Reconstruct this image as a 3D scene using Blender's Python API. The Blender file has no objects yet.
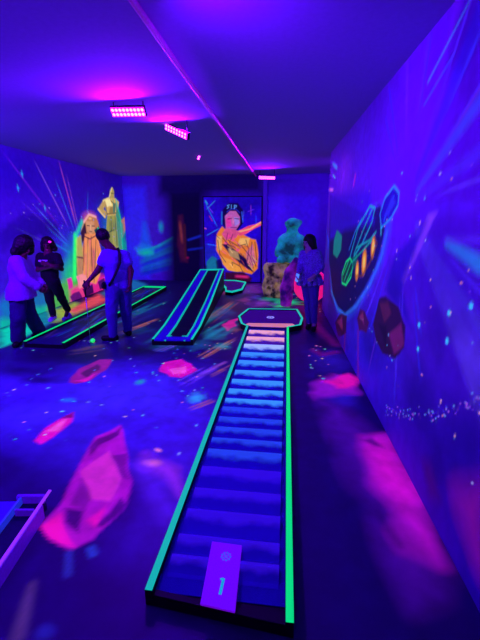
import bpy, math, random
import numpy as np
from mathutils import Vector, Matrix

random.seed(4); rng = np.random.default_rng(7)
SC = bpy.context.scene; COL = SC.collection
SC.view_settings.view_transform = 'Standard'; SC.view_settings.look = 'None'
SC.view_settings.exposure = 0.0; SC.view_settings.gamma = 1.0
SC.view_settings.use_curve_mapping = False

# ------------------------------------------------------------------ helpers
def lin(h):
    if isinstance(h, str):
        h = h.lstrip('#'); c = [int(h[i:i+2], 16)/255 for i in (0, 2, 4)]
        return np.array([x/12.92 if x <= .04045 else ((x+.055)/1.055)**2.4 for x in c])
    return np.array(h, float)

def tag(o, label=None, cat=None, group=None, kind=None):
    if label: o['label'] = label
    if cat: o['category'] = cat
    if group: o['group'] = group
    if kind: o['kind'] = kind
    return o

def empty(name, loc, rz=0.0):
    o = bpy.data.objects.new(name, None); COL.objects.link(o)
    o.location = loc; o.rotation_euler = (0, 0, rz); o.empty_display_size = .1
    return o

MATS = {}
def mat(name, col, rough=.75, fluor=None, fs=1.0, bump=0.0, bscale=60, spec=.25, metal=0.0, vary=.12):
    """plain surface; fluor = colour the fluorescent pigment gives off under the black light"""
    m = bpy.data.materials.new(name); m.use_nodes = True
    nt = m.node_tree; b = nt.nodes['Principled BSDF']
    c = lin(col)
    tc = nt.nodes.new('ShaderNodeTexCoord'); nz = nt.nodes.new('ShaderNodeTexNoise')
    nz.inputs['Scale'].default_value = bscale; nz.inputs['Detail'].default_value = 3
    nt.links.new(tc.outputs['Object'], nz.inputs['Vector'])
    rp = nt.nodes.new('ShaderNodeValToRGB')
    rp.color_ramp.elements[0].color = (*np.clip(c*(1-vary), 0, 1), 1); rp.color_ramp.elements[0].position = .3
    rp.color_ramp.elements[1].color = (*np.clip(c*(1+vary), 0, 1), 1); rp.color_ramp.elements[1].position = .7
    nt.links.new(nz.outputs['Fac'], rp.inputs['Fac']); nt.links.new(rp.outputs['Color'], b.inputs['Base Color'])
    b.inputs['Roughness'].default_value = rough; b.inputs['Metallic'].default_value = metal
    b.inputs['Specular IOR Level'].default_value = spec
    if fluor is not None:
        b.inputs['Emission Color'].default_value = (*lin(fluor), 1); b.inputs['Emission Strength'].default_value = fs
    if bump:
        bp = nt.nodes.new('ShaderNodeBump'); bp.inputs['Strength'].default_value = bump; bp.inputs['Distance'].default_value = .01
        nt.links.new(nz.outputs['Fac'], bp.inputs['Height']); nt.links.new(bp.outputs['Normal'], b.inputs['Normal'])
    MATS[name] = m
    return m

def paint_mat(name, rough=.7, spec=.2, fs=1.0, nscale=9.0, nmix=.09):
    """hand-painted surface: pigment and fluorescent pigment come from the mesh's painted colours"""
    m = bpy.data.materials.new(name); m.use_nodes = True
    nt = m.node_tree; b = nt.nodes['Principled BSDF']
    a = nt.nodes.new('ShaderNodeVertexColor'); a.layer_name = 'paint'
    g = nt.nodes.new('ShaderNodeVertexColor'); g.layer_name = 'fluor'
    tc = nt.nodes.new('ShaderNodeTexCoord'); nz = nt.nodes.new('ShaderNodeTexNoise')
    nz.inputs['Scale'].default_value = nscale; nz.inputs['Detail'].default_value = 5
    nt.links.new(tc.outputs['Object'], nz.inputs['Vector'])
    mr = nt.nodes.new('ShaderNodeMapRange'); mr.inputs['From Min'].default_value = .3; mr.inputs['From Max'].default_value = .7
    mr.inputs['To Min'].default_value = 1-nmix; mr.inputs['To Max'].default_value = 1+nmix
    nt.links.new(nz.outputs['Fac'], mr.inputs['Value'])
    for src, dst in ((a, 'Base Color'), (g, 'Emission Color')):
        mx = nt.nodes.new('ShaderNodeVectorMath'); mx.operation = 'SCALE'
        nt.links.new(src.outputs['Color'], mx.inputs[0]); nt.links.new(mr.outputs['Result'], mx.inputs['Scale'])
        nt.links.new(mx.outputs['Vector'], b.inputs[dst])
    b.inputs['Emission Strength'].default_value = fs
    b.inputs['Roughness'].default_value = rough; b.inputs['Specular IOR Level'].default_value = spec
    return m

class MB:
    """collects shapes, then links them as one mesh object"""
    def __init__(s): s.v = []; s.f = []; s.mi = []; s.cur = 0; s.smooth = []; s.sm = False
    def add(s, vs, fs):
        n = len(s.v); s.v += [tuple(map(float, p)) for p in vs]
        for f in fs: s.f.append(tuple(n+i for i in f)); s.mi.append(s.cur); s.smooth.append(s.sm)
        return s
    def hexa(s, b, t):   # 4 bottom, 4 top points
        return s.add(list(b)+list(t), [(3,2,1,0),(4,5,6,7),(0,1,5,4),(1,2,6,5),(2,3,7,6),(3,0,4,7)])
    def box(s, lo, hi):
        x0,y0,z0 = lo; x1,y1,z1 = hi
        return s.hexa([(x0,y0,z0),(x1,y0,z0),(x1,y1,z0),(x0,y1,z0)], [(x0,y0,z1),(x1,y0,z1),(x1,y1,z1),(x0,y1,z1)])
    def prism(s, pts, z0, z1):
        n = len(pts); vs = [(*p[:2], z0) for p in pts]+[(*p[:2], z1) for p in pts]
        fs = [tuple(range(n-1,-1,-1)), tuple(range(n,2*n))]+[(i,(i+1)%n,n+(i+1)%n,n+i) for i in range(n)]
        return s.add(vs, fs)
    def bar(s, p, q, w, z0p, z1p, z0q=None, z1q=None):   # straight board between two floor points
        z0q = z0p if z0q is None else z0q; z1q = z1p if z1q is None else z1q
        p = np.array(p[:2]); q = np.array(q[:2]); d = q-p; n = np.array([-d[1], d[0]])/np.linalg.norm(d)*w/2
        a, b_, c, e = p+n, p-n, q-n, q+n
        return s.hexa([(*a,z0p),(*b_,z0p),(*c,z0q),(*e,z0q)], [(*a,z1p),(*b_,z1p),(*c,z1q),(*e,z1q)])
    def tube(s, pts, r, n=10, caps=True):
        pts = [Vector(p) for p in pts]; k = len(pts); vs = []; fs = []
        rr = r if hasattr(r, '__len__') else [r]*k
        up = None
        for i, p in enumerate(pts):
            d = (pts[min(i+1,k-1)]-pts[max(i-1,0)]).normalized()
            if up is None: up = Vector((0,0,1)) if abs(d.z) < .9 else Vector((1,0,0))
            u = d.cross(up).normalized(); w = u.cross(d).normalized(); up = w
            for j in range(n):
                a = 2*math.pi*j/n; vs.append(p+(u*math.cos(a)+w*math.sin(a))*rr[i])
        for i in range(k-1):
            for j in range(n): fs.append((i*n+j, i*n+(j+1)%n, (i+1)*n+(j+1)%n, (i+1)*n+j))
        if caps: fs += [tuple(range(n-1,-1,-1)), tuple(range((k-1)*n, k*n))]
        sm = s.sm; s.sm = True; s.add(vs, fs); s.sm = sm
        return s
    def disc(s, c, r0, r1, z0, z1, n=28):   # ring (r0>0) or solid disc
        c = np.array(c[:2]); vs = []; fs = []
        A = [2*math.pi*i/n for i in range(n)]
        if r0 <= 0: return s.prism([(c[0]+r1*math.cos(a), c[1]+r1*math.sin(a)) for a in A], z0, z1)
        for (r, z) in ((r0,z0),(r1,z0),(r1,z1),(r0,z1)): vs += [(c[0]+r*math.cos(a), c[1]+r*math.sin(a), z) for a in A]
        for q in range(4):
            for i in range(n):
                j = (i+1)%n; q2 = (q+1)%4
                fs.append((q*n+i, q*n+j, q2*n+j, q2*n+i))
        return s.add(vs, fs)
    def build(s, name, mats, parent=None, origin=(0,0,0), bevel=0.0):
        me = bpy.data.meshes.new(name)
        o3 = origin
        me.from_pydata([(v[0]-o3[0], v[1]-o3[1], v[2]-o3[2]) for v in s.v], [], s.f)
        for m in (mats if isinstance(mats, (list, tuple)) else [mats]): me.materials.append(m)
        me.polygons.foreach_set('material_index', s.mi); me.polygons.foreach_set('use_smooth', s.smooth)
        me.update()
        o = bpy.data.objects.new(name, me); COL.objects.link(o)
        if parent is not None: o.parent = parent
        else: o.location = origin
        if bevel:
            b = o.modifiers.new('b', 'BEVEL'); b.width = bevel; b.segments = 2; b.limit_method = 'ANGLE'; b.angle_limit = .7
        return o

def offset_poly(pts, d):
    """inset (d>0) a closed counter-clockwise polygon"""
    P = [np.array(p[:2], float) for p in pts]; n = len(P); out = []
    for i in range(n):
        a, b, c = P[i-1], P[i], P[(i+1)%n]
        e1 = (b-a)/np.linalg.norm(b-a); e2 = (c-b)/np.linalg.norm(c-b)
        n1 = np.array([-e1[1], e1[0]]); n2 = np.array([-e2[1], e2[0]])
        m = n1+n2; m /= np.dot(m, n1)
        out.append(b+m*d)
    return out

def rim(mb, pts, d0, d1, z0, z1, closed=True, z0l=None):
    """border of a polygon between insets d0 and d1"""
    A = offset_poly(pts, d0); B = offset_poly(pts, d1); n = len(pts)
    for i in range(n if closed else n-1):
        j = (i+1) % n
        mb.hexa([(*A[i],z0),(*A[j],z0),(*B[j],z0),(*B[i],z0)], [(*A[i],z1),(*A[j],z1),(*B[j],z1),(*B[i],z1)])
    return mb

# ------------------------------------------------------------------ painting
class Canvas:
    def __init__(s, u0, u1, v0, v1, res, base):
        s.nu = int(round((u1-u0)/res))+1; s.nv = int(round((v1-v0)/res))+1
        s.u = np.linspace(u0, u1, s.nu); s.v = np.linspace(v0, v1, s.nv)
        s.P = np.tile(lin(base), (s.nv, s.nu, 1)); s.G = np.zeros((s.nv, s.nu, 3)); s.res = res
    def win(s, pts, pad):
        pts = np.array(pts, float)
        lo = pts.min(0)-pad; hi = pts.max(0)+pad
        i0, i1 = np.searchsorted(s.u, [lo[0], hi[0]]); j0, j1 = np.searchsorted(s.v, [lo[1], hi[1]])
        if i1 <= i0 or j1 <= j0: return None
        U, V = np.meshgrid(s.u[i0:i1], s.v[j0:j1])
        return slice(j0, j1), slice(i0, i1), U, V
    def put(s, js, is_, m, col, g, add=False):
        col = lin(col); m = m[..., None]; k = 1-.75*min(1.0, g*1.5)      # fluorescent pigment swallows the black light it falls under
        s.P[js, is_] = s.P[js, is_]*(1-m)+col*k*m
        if add: s.G[js, is_] = s.G[js, is_]+col*g*m
        else: s.G[js, is_] = s.G[js, is_]*(1-m)+col*g*m
    def segd(s, U, V, a, b):
        d = np.array(b, float)-np.array(a, float); L = d@d+1e-12
        t = np.clip(((U-a[0])*d[0]+(V-a[1])*d[1])/L, 0, 1)
        return np.hypot(U-a[0]-t*d[0], V-a[1]-t*d[1]), t
    def poly(s, pts, col, g=0.0, soft=.03, a=1.0, wob=0.0, add=False):
        w = s.win(pts, soft+wob)
        if w is None: return
        js, is_, U, V = w
        if wob: U = U+wob*vnoise(U, V, .22, 3); V = V+wob*vnoise(U, V, .22, 9)
        d = np.full(U.shape, 1e9); ins = np.zeros(U.shape, bool); n = len(pts)
        for i in range(n):
            p, q = pts[i], pts[(i+1) % n]
            d = np.minimum(d, s.segd(U, V, p, q)[0])
            c = ((p[1] > V) != (q[1] > V))
            ins ^= c & (U < (q[0]-p[0])*(V-p[1])/((q[1]-p[1]) or 1e-9)+p[0])
        sd = np.where(ins, -d, d)
        s.put(js, is_, np.clip(.5-sd/soft, 0, 1)*a, col, g, add)
    def line(s, pts, w0, col, g=0.0, w1=None, soft=None, a=1.0, add=False, fade=False):
        w1 = w0 if w1 is None else w1; soft = soft or max(s.res, min(w0, w1)*.6)
        w = s.win(pts, max(w0, w1)+soft)
        if w is None: return
        js, is_, U, V = w; n = len(pts)-1; m = np.zeros(U.shape)
        for i in range(n):
            d, t = s.segd(U, V, pts[i], pts[i+1]); tt = (i+t)/n
            mm = np.clip(.5-(d-(w0+(w1-w0)*tt)/2)/soft, 0, 1)
            if fade: mm = mm*np.clip(np.minimum(tt, 1-tt)*5, 0, 1)
            m = np.maximum(m, mm)
        s.put(js, is_, m*a, col, g, add)
    def blob(s, c, rx, ry, col, g=0.0, ang=0.0, a=1.0, hard=0.0, add=False, tex=0.0):
        """airbrushed spot"""
        R_ = max(rx, ry)*1.05
        w = s.win([c], R_)
        if w is None: return
        js, is_, U, V = w; ca, sa = math.cos(ang), math.sin(ang)
        x = ((U-c[0])*ca+(V-c[1])*sa)/rx; y = (-(U-c[0])*sa+(V-c[1])*ca)/ry
        r = np.hypot(x, y)
        if tex: r = r*(1+tex*vnoise(U, V, max(rx, ry)*.35, 5))
        m = np.clip((1-r)/(1-hard+1e-6), 0, 1); m = m*m*(3-2*m)
        s.put(js, is_, m*a, col, g, add)
    def stars(s, n, u0, u1, v0, v1, cols, r=(.006, .018), g=.9):
        for _ in range(n):
            c = (random.uniform(u0, u1), random.uniform(v0, v1)); q = random.uniform(*r)
            s.blob(c, q*1.6, q*1.6, random.choice(cols), g*random.uniform(.5, 1), hard=.3)
    def mottle(s, size, amt, seed=1):
        U, V = np.meshgrid(s.u, s.v)
        f = 1+amt*(vnoise(U, V, size, seed)+.5*vnoise(U, V, size*.4, seed+1))
        s.P *= f[..., None]

def vnoise(U, V, size, seed):
    r = np.random.default_rng(seed).uniform(-1, 1, (64, 64))
    x = U/size; y = V/size; i = np.floor(x).astype(int); j = np.floor(y).astype(int)
    fx = x-i; fy = y-j; fx = fx*fx*(3-2*fx); fy = fy*fy*(3-2*fy)
    g = lambda a, b: r[b % 64, a % 64]
    return (g(i, j)*(1-fx)+g(i+1, j)*fx)*(1-fy)+(g(i, j+1)*(1-fx)+g(i+1, j+1)*fx)*fy

def painted_plane(name, cv, to3d, material, flip=False, parent=None):
    U, V = np.meshgrid(cv.u, cv.v)
    co = np.stack(to3d(U, V), -1).reshape(-1, 3).astype(np.float32)
    nu, nv = cv.nu, cv.nv
    idx = np.arange(nu*nv).reshape(nv, nu)
    q = np.stack([idx[:-1, :-1], idx[:-1, 1:], idx[1:, 1:], idx[1:, :-1]], -1).reshape(-1, 4)
    if flip: q = q[:, ::-1]
    o = np_mesh(name, co, q, material, parent)
    me = o.data
    for nm, A in (('paint', cv.P), ('fluor', cv.G)):
        at = me.color_attributes.new(nm, 'FLOAT_COLOR', 'POINT')
        rgba = np.ones((nu*nv, 4), np.float32); rgba[:, :3] = np.clip(A, 0, 4).reshape(-1, 3)
        at.data.foreach_set('color', rgba.ravel())
    return o

def np_mesh(name, co, quads, material, parent=None, smooth=False, loc=None):
    me = bpy.data.meshes.new(name)
    me.vertices.add(len(co)); me.vertices.foreach_set('co', np.ascontiguousarray(co, np.float32).ravel())
    q = np.ascontiguousarray(quads, np.int32); n = len(q)
    me.loops.add(n*4); me.loops.foreach_set('vertex_index', q.ravel())
    me.polygons.add(n); me.polygons.foreach_set('loop_start', np.arange(0, n*4, 4, dtype=np.int32))
    try: me.polygons.foreach_set('loop_total', np.full(n, 4, np.int32))
    except Exception: pass
    me.update(calc_edges=True); me.validate()
    me.polygons.foreach_set('use_smooth', np.full(len(me.polygons), smooth, dtype=bool))
    for m in (material if isinstance(material, (list, tuple)) else [material]): me.materials.append(m)
    o = bpy.data.objects.new(name, me); COL.objects.link(o)
    if parent is not None: o.parent = parent
    if loc is not None: o.location = loc
    return o

# ------------------------------------------------------------------ sculpting: blended tapered limbs -> one smooth surface
class Sculpt:
    def __init__(s): s.ops = []
    def limb(s, a, b, ra, rb=None, k=.03):
        s.ops.append(('c', np.array(a, float), np.array(b, float), ra, ra if rb is None else rb, k)); return s
    def ball(s, c, r, k=.03, M=None):
        r = np.array(r if hasattr(r, '__len__') else (r, r, r), float)
        s.ops.append(('e', np.array(c, float), r, np.eye(3) if M is None else np.array(M, float), 0, k)); return s
    def carve(s, c, r, k=.02, M=None):
        r = np.array(r if hasattr(r, '__len__') else (r, r, r), float)
        s.ops.append(('s', np.array(c, float), r, np.eye(3) if M is None else np.array(M, float), 0, k)); return s
    def cut(s, p, n):      # removes everything on the side n points to
        n = np.array(n, float); s.ops.append(('p', np.array(p, float), n/np.linalg.norm(n), 0, 0, 0)); return s
    def mesh(s, name, res, material, parent=None, origin=(0, 0, 0), rough=0.0, rsize=.1):
        lo = np.full(3, 1e9); hi = -lo
        for o in s.ops:
            if o[0] == 'c':
                for p, r in ((o[1], o[3]), (o[2], o[4])): lo = np.minimum(lo, p-r); hi = np.maximum(hi, p+r)
            elif o[0] == 'e': r = o[2].max(); lo = np.minimum(lo, o[1]-r); hi = np.maximum(hi, o[1]+r)
        lo -= 4*res+rough; hi += 4*res+rough
        n = np.ceil((hi-lo)/res).astype(int)+1
        ax = [lo[i]+res*np.arange(n[i]) for i in range(3)]
        D = np.full(n, 1.0, np.float32)
        for o in s.ops:
            if o[0] == 'p':
                X, Y, Z = np.meshgrid(*ax, indexing='ij', sparse=True)
                D = np.maximum(D, ((X-o[1][0])*o[2][0]+(Y-o[1][1])*o[2][1]+(Z-o[1][2])*o[2][2]).astype(np.float32)); continue
            if o[0] == 'c': l2 = np.minimum(o[1]-o[3], o[2]-o[4]); h2 = np.maximum(o[1]+o[3], o[2]+o[4])
            else: l2 = o[1]-o[2].max(); h2 = o[1]+o[2].max()
            pad = o[5]+3*res
            i0 = [max(0, int((l2[i]-pad-lo[i])/res)) for i in range(3)]; i1 = [min(n[i], int((h2[i]+pad-lo[i])/res)+2) for i in range(3)]
            sl = tuple(slice(i0[i], i1[i]) for i in range(3))
            X, Y, Z = np.meshgrid(*[ax[i][sl[i]] for i in range(3)], indexing='ij', sparse=True)
            if o[0] == 'c':
                a, d = o[1], o[2]-o[1]; L = d@d+1e-12
                t = np.clip(((X-a[0])*d[0]+(Y-a[1])*d[1]+(Z-a[2])*d[2])/L, 0, 1)
                e = np.sqrt((X-a[0]-t*d[0])**2+(Y-a[1]-t*d[1])**2+(Z-a[2]-t*d[2])**2)-(o[3]+(o[4]-o[3])*t)
            else:
                x, y, z = X-o[1][0], Y-o[1][1], Z-o[1][2]; M = o[3]; r = o[2]
                q = [(x*M[i][0]+y*M[i][1]+z*M[i][2]) for i in range(3)]
                k0 = np.sqrt(sum((q[i]/r[i])**2 for i in range(3))); k1 = np.sqrt(sum((q[i]/r[i]**2)**2 for i in range(3)))
                e = k0*(k0-1)/np.maximum(k1, 1e-6)
            e = e.astype(np.float32); k = max(o[5], 1e-5); C = D[sl]
            if o[0] == 's':
                h = np.maximum(k-np.abs(C+e), 0)/k; D[sl] = np.maximum(C, -e)+h*h*k*.25
            else:
                h = np.maximum(k-np.abs(C-e), 0)/k; D[sl] = np.minimum(C, e)-h*h*k*.25
        if rough:
            X, Y, Z = np.meshgrid(*ax, indexing='ij')
            D = D+rough*(np.abs(vnoise(X+Z*.6, Y-Z*.8, rsize, 3))+np.abs(vnoise(Y+X*.5, Z-X*.4, rsize, 8))-.8).astype(np.float32)
        co, q = surface_nets(D, lo, res)
        return np_mesh(name, co-np.array(origin), q, material, parent, True, origin if parent is None else None)

def surface_nets(D, lo, res):
    S = D < 0
    cs = [S[a:S.shape[0]-1+a, b:S.shape[1]-1+b, c:S.shape[2]-1+c] for a in (0, 1) for b in (0, 1) for c in (0, 1)]
    cnt = sum(c.astype(np.int8) for c in cs); act = (cnt > 0) & (cnt < 8)
    I = np.argwhere(act); vid = -np.ones(act.shape, np.int64); vid[act] = np.arange(len(I))
    acc = np.zeros((len(I), 3)); num = np.zeros(len(I))
    corners = [(a, b, c) for a in (0, 1) for b in (0, 1) for c in (0, 1)]
    val = {c: D[I[:, 0]+c[0], I[:, 1]+c[1], I[:, 2]+c[2]] for c in corners}
    for c in corners:
        for ax_ in range(3):
            if c[ax_] == 0:
                e = list(c); e[ax_] = 1; e = tuple(e); a, b = val[c], val[e]; m = (a < 0) != (b < 0)
                t = np.where(m, a/np.where(m, a-b, 1), 0)
                p = np.tile(np.array(c, float), (len(I), 1)); p[:, ax_] += t
                acc[m] += p[m]; num[m] += 1
    co = np.array(lo)+res*(I+acc/num[:, None])
    Q = []
    for ax_ in range(3):
        u, w = (ax_+1) % 3, (ax_+2) % 3
        sl0 = [slice(1, -1)]*3; sl0[ax_] = slice(0, -1); sl1 = list(sl0); sl1[ax_] = slice(1, None)
        A, B = S[tuple(sl0)], S[tuple(sl1)]
        for m, fl in ((A & ~B, False), (~A & B, True)):
            P = np.argwhere(m); off = np.ones(3, int); off[ax_] = 0; P = P+off
            def at(du, dw):
                q = P.copy(); q[:, u] += du; q[:, w] += dw; return vid[q[:, 0], q[:, 1], q[:, 2]]
            f = np.stack([at(-1, -1), at(0, -1), at(0, 0), at(-1, 0)], -1)
            Q.append(f[:, ::-1] if fl else f)
    return co, np.concatenate(Q)

# ------------------------------------------------------------------ materials
H_ROOM = 3.2; XL = -5.1; YB = 11.6; XR = 2.8; YF = -3.0
RP = np.array((1.06456, 0.03048)); RD = np.array((-0.02862, 0.99959))     # the right wall leans 1.6 degrees to the hall's axis
S_END = 8.15
m_black = mat('black_board', '#0a0812', .6, spec=.3)
m_dark = mat('dark_paint', '#100e20', .8)
m_ceil = mat('ceiling_paint', '#a080c8', .9, bump=.05, bscale=25, vary=.04)
m_darkwall = mat('dark_wall_paint', '#2a2460', .85)
m_violetwall = mat('violet_wall_paint', '#7a5cc8', .85)
m_tape_g = mat('green_fluorescent_tape', '#003018', .6, fluor='#00f08a', fs=.8, vary=.06)
m_tape_c = mat('cyan_fluorescent_tape', '#003830', .6, fluor='#08e0cc', fs=.72, vary=.06)
m_tape_t = mat('teal_fluorescent_tape', '#003840', .6, fluor='#08d0c0', fs=.66, vary=.06)
m_lane = mat('lane_carpet', '#3a30c0', .9, bump=.4, bscale=200)
m_lane_dark = mat('dark_lane_carpet', '#0c0a2c', .9, bump=.4, bscale=200)
m_blue_lane = mat('blue_lane_stripe', '#2818a0', .85, fluor='#1800c0', fs=.45)
m_lilac = mat('lilac_lane', '#a070ff', .85, fluor='#4a10a0', fs=.4)
m_white = mat('white_plastic', '#e8e8ff', .4, fluor='#a8b8ff', fs=.5)
m_metal = mat('steel', '#b0b0c8', .3, metal=.9, spec=.5)
m_steel_dark = mat('dark_powder_coat', '#14121c', .45, spec=.5)

# ------------------------------------------------------------------ floor
PINK, HOT, CYAN, GREEN, ORG = '#ff20d0', '#ff10b8', '#20d0ff', '#10f0a0', '#ffa050'
fl = Canvas(XL, XR, YF, YB, .02, '#2c1a5c')
def F(*pts): return list(pts)
def fpoly(pts, *a, **k): fl.poly(pts, *a, **k)
# blue airbrushed cloud running from the lower left to the middle of the floor
for c, rx, ry, a in (((-2.155, 3.018), 1.6, .9, .9), ((-1.424, 3.530), 1.1, 1.5, .9), ((-3.006, 3.585), 1.4, .9, .8), ((-2.042, 4.135), 1.2, .9, .8), ((-0.735, 2.433), .5, 1.2, .7), ((-0.979, 2.982), .6, 1.0, .8), ((-1.509, 2.752), .8, .7, .8), ((0.663, 4.992), .5, .9, .7), ((0.654, 3.906), .3, .5, .7)):
    fl.blob(c, rx, ry, '#6038d8', g=.10, a=a, tex=.3)
for c, rx, ry in (((-2.169, 3.217), 1.0, .35), ((-1.467, 3.646), .6, .8), ((-1.914, 3.719), .7, .45)):
    fl.blob(c, rx, ry, '#6048f0', g=.20, a=.6, tex=.5, ang=.5)
fl.mottle(.9, .18, 4)
# dark patches
for c, rx, ry in (((-3.222, 4.717), 1.0, .45), ((-3.415, 4.131), .8, .4), ((-2.146, 5.066), .5, .4), ((-2.306, 8.700), .7, 1.0), ((-1.066, 7.796), .4, .8), ((-2.953, 3.871), .5, .2)):
    fl.blob(c, rx, ry, '#14102c', a=.8, tex=.4)
# comet streaks: teal, orange, lilac, running along the cloud
def streak(p, q, w, col, g, n=5, a=.6):
    p = np.array(p); q = np.array(q); d = q-p; nrm = np.array((-d[1], d[0])); nrm /= np.linalg.norm(nrm)
    for _ in range(n):
        o = nrm*random.uniform(-w, w); s0, s1 = sorted((random.uniform(0, .45), random.uniform(.55, 1)))
        fl.line([p+d*s0+o, p+d*s1+o], w*.18, col, g*random.uniform(.4, 1), soft=w*.35, a=a, fade=True)
T_, O_, V_ = '#10b8a8', '#ff9a48', '#b060ff'
for p, q, w, col, g in (((-1.996, 5.084), (-1.378, 8.814), .3, T_, .45), ((-1.375, 5.394), (-0.874, 7.131), .22, T_, .5), ((-3.356, 6.671), (-3.039, 8.610), .25, T_, .5),
                        ((-1.221, 4.761), (-0.796, 5.937), .1, O_, .6), ((-1.013, 4.169), (-0.694, 4.750), .1, O_, .35), ((-2.774, 5.751), (-2.369, 6.947), .12, O_, .4),
                        ((-1.463, 6.541), (-1.134, 8.844), .15, O_, .3), ((-1.026, 3.315), (-0.717, 3.664), .06, O_, .35), ((-1.240, 3.854), (-0.803, 4.813), .12, V_, .4),
                        ((-3.199, 5.876), (-2.911, 7.570), .3, '#404090', .5), ((-0.548, 8.915), (0.144, 10.056), .2, GREEN, .5), ((-3.410, 6.101), (-3.067, 6.862), .2, T_, .4),
                        ((-1.965, 4.999), (-1.626, 5.724), .15, V_, .35), ((-3.267, 4.840), (-2.704, 5.231), .2, '#806040', .4)):
    streak(p, q, w, col, g, 7)
fl.blob((0.086, 8.762), .42, .4, GREEN, .6, a=.9, tex=.4); fl.blob((-0.358, 9.059), .45, .5, '#18b890', .42, a=.85, tex=.4); fl.blob((-0.074, 8.311), .3, .2, '#30f080', .6, a=.8, tex=.4)
fl.blob((-0.749, 9.261), .3, .5, '#4838c0', .4, a=.5, tex=.4)
fl.blob((-0.945, 5.398), .16, .25, T_, .5, a=.8, tex=.3); fl.blob((-0.936, 3.638), .13, .16, '#30a8ff', .7, a=.9, tex=.3)
fl.poly([(-2.265, 10.381), (-0.701, 11.272), (-0.616, 9.963), (-2.020, 9.235)], '#8028a0', .35, soft=.4, wob=.15, a=.8); fl.blob((-0.526, 8.575), .3, .5, '#b050c0', .35, a=.7, tex=.5); fl.blob((-1.945, 9.655), .5, .35, '#e03890', .5, a=.6, tex=.4); fl.blob((-0.963, 8.865), .2, .4, '#c04888', .35, a=.5, tex=.5)  # pink and purple reflections at the back of the floor, painted as glow
fl.blob((-1.710, 3.964), .09, .12, T_, .6, a=.8); fl.blob((-2.314, 3.421), .12, .08, '#2080ff', .6, a=.8)
# lilac comet left of the first lane
fl.poly([(-1.135, 2.578), (-1.008, 2.399), (-0.649, 2.117), (-0.789, 2.426)], '#b838e8', .42, soft=.12, a=.8, wob=.05)
fl.blob((-1.023, 2.485), .12, .07, '#ff70c0', .7, a=.8); fl.poly([(-1.221, 2.473), (-1.043, 2.495), (-0.647, 1.937), (-0.732, 1.926)], '#7830e8', .25, soft=.15, a=.6)
fl.blob((-1.033, 2.660), .06, .03, '#ff80c0', .8, ang=-.5)
# asteroids painted on the floor: outline, then facets
def asteroid(pts, col, g, facets=(), wob=.02, soft=.03):
    fl.poly(pts, col, g*.72, soft=soft, wob=wob)
    for f, c, gg in facets: fl.poly(f, c, gg*.8, soft=.03, a=.92, wob=.03)
asteroid([(-1.507, 1.790), (-1.493, 1.966), (-1.543, 2.239), (-1.643, 2.615), (-1.674, 2.796), (-1.529, 3.002), (-1.463, 2.922), (-1.288, 2.629), (-1.110, 2.270), (-1.055, 2.020), (-1.084, 1.842), (-1.110, 1.722), (-1.210, 1.637), (-1.398, 1.709)], '#d818b8', .5,
    [([(-1.484, 1.776), (-1.443, 1.908), (-1.194, 1.653), (-1.369, 1.705)], HOT, .95), ([(-1.643, 2.615), (-1.640, 2.768), (-1.514, 2.969), (-1.480, 2.853), (-1.568, 2.683), (-1.559, 2.526)], '#801070', .22),
     ([(-1.437, 1.945), (-1.296, 1.927), (-1.221, 1.769), (-1.354, 1.833)], '#501060', .10), ([(-1.155, 1.809), (-1.134, 2.097), (-1.060, 2.048), (-1.099, 1.831)], '#601068', .12),
     ([(-1.524, 2.336), (-1.441, 2.610), (-1.211, 2.374), (-1.186, 2.051), (-1.340, 2.033)], '#f030c0', .68), ([(-1.425, 1.975), (-1.475, 2.248), (-1.312, 2.036), (-1.296, 1.927)], '#a81890', .35),
     ([(-1.392, 2.546), (-1.276, 2.602), (-1.125, 2.268), (-1.187, 2.283)], '#981488', .3), ([(-1.233, 1.865), (-1.192, 2.003), (-1.136, 1.811)], HOT, .8)])
asteroid([(-2.164, 2.641), (-2.220, 2.864), (-2.177, 3.054), (-2.115, 3.182), (-2.036, 2.995), (-2.063, 2.748), (-2.092, 2.619)], HOT, .75, [([(-2.177, 2.801), (-2.152, 2.981), (-2.118, 3.061), (-2.068, 2.848)], '#ff50d0', .95), ([(-2.177, 3.054), (-2.115, 3.182), (-2.069, 3.067)], '#901070', .3)], wob=.03)
asteroid([(-2.542, 3.862), (-2.670, 4.290), (-2.575, 4.595), (-2.407, 4.616), (-2.295, 4.268), (-2.343, 3.945), (-2.436, 3.790)], '#c02080', .42, [([(-2.555, 4.137), (-2.529, 4.450), (-2.373, 4.258), (-2.423, 3.996)], '#702050', .2), ([(-2.522, 3.894), (-2.447, 3.993), (-2.360, 4.128), (-2.385, 3.881)], HOT, .7)], wob=.04)
asteroid([(-1.568, 4.324), (-1.575, 4.642), (-1.441, 4.774), (-1.208, 4.649), (-1.123, 4.412), (-1.207, 4.175), (-1.378, 4.186)], HOT, .7, [([(-1.471, 4.403), (-1.289, 4.530), (-1.227, 4.299), (-1.371, 4.250)], '#ff50d8', .9)], wob=.06)
asteroid([(-1.124, 6.448), (-1.129, 6.944), (-0.954, 7.121), (-0.841, 6.549), (-0.976, 6.210)], '#f02090', .65, wob=.06)
asteroid([(-0.124, 17.563), (0.063, 17.586), (0.063, 16.012)], HOT, .5)
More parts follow.
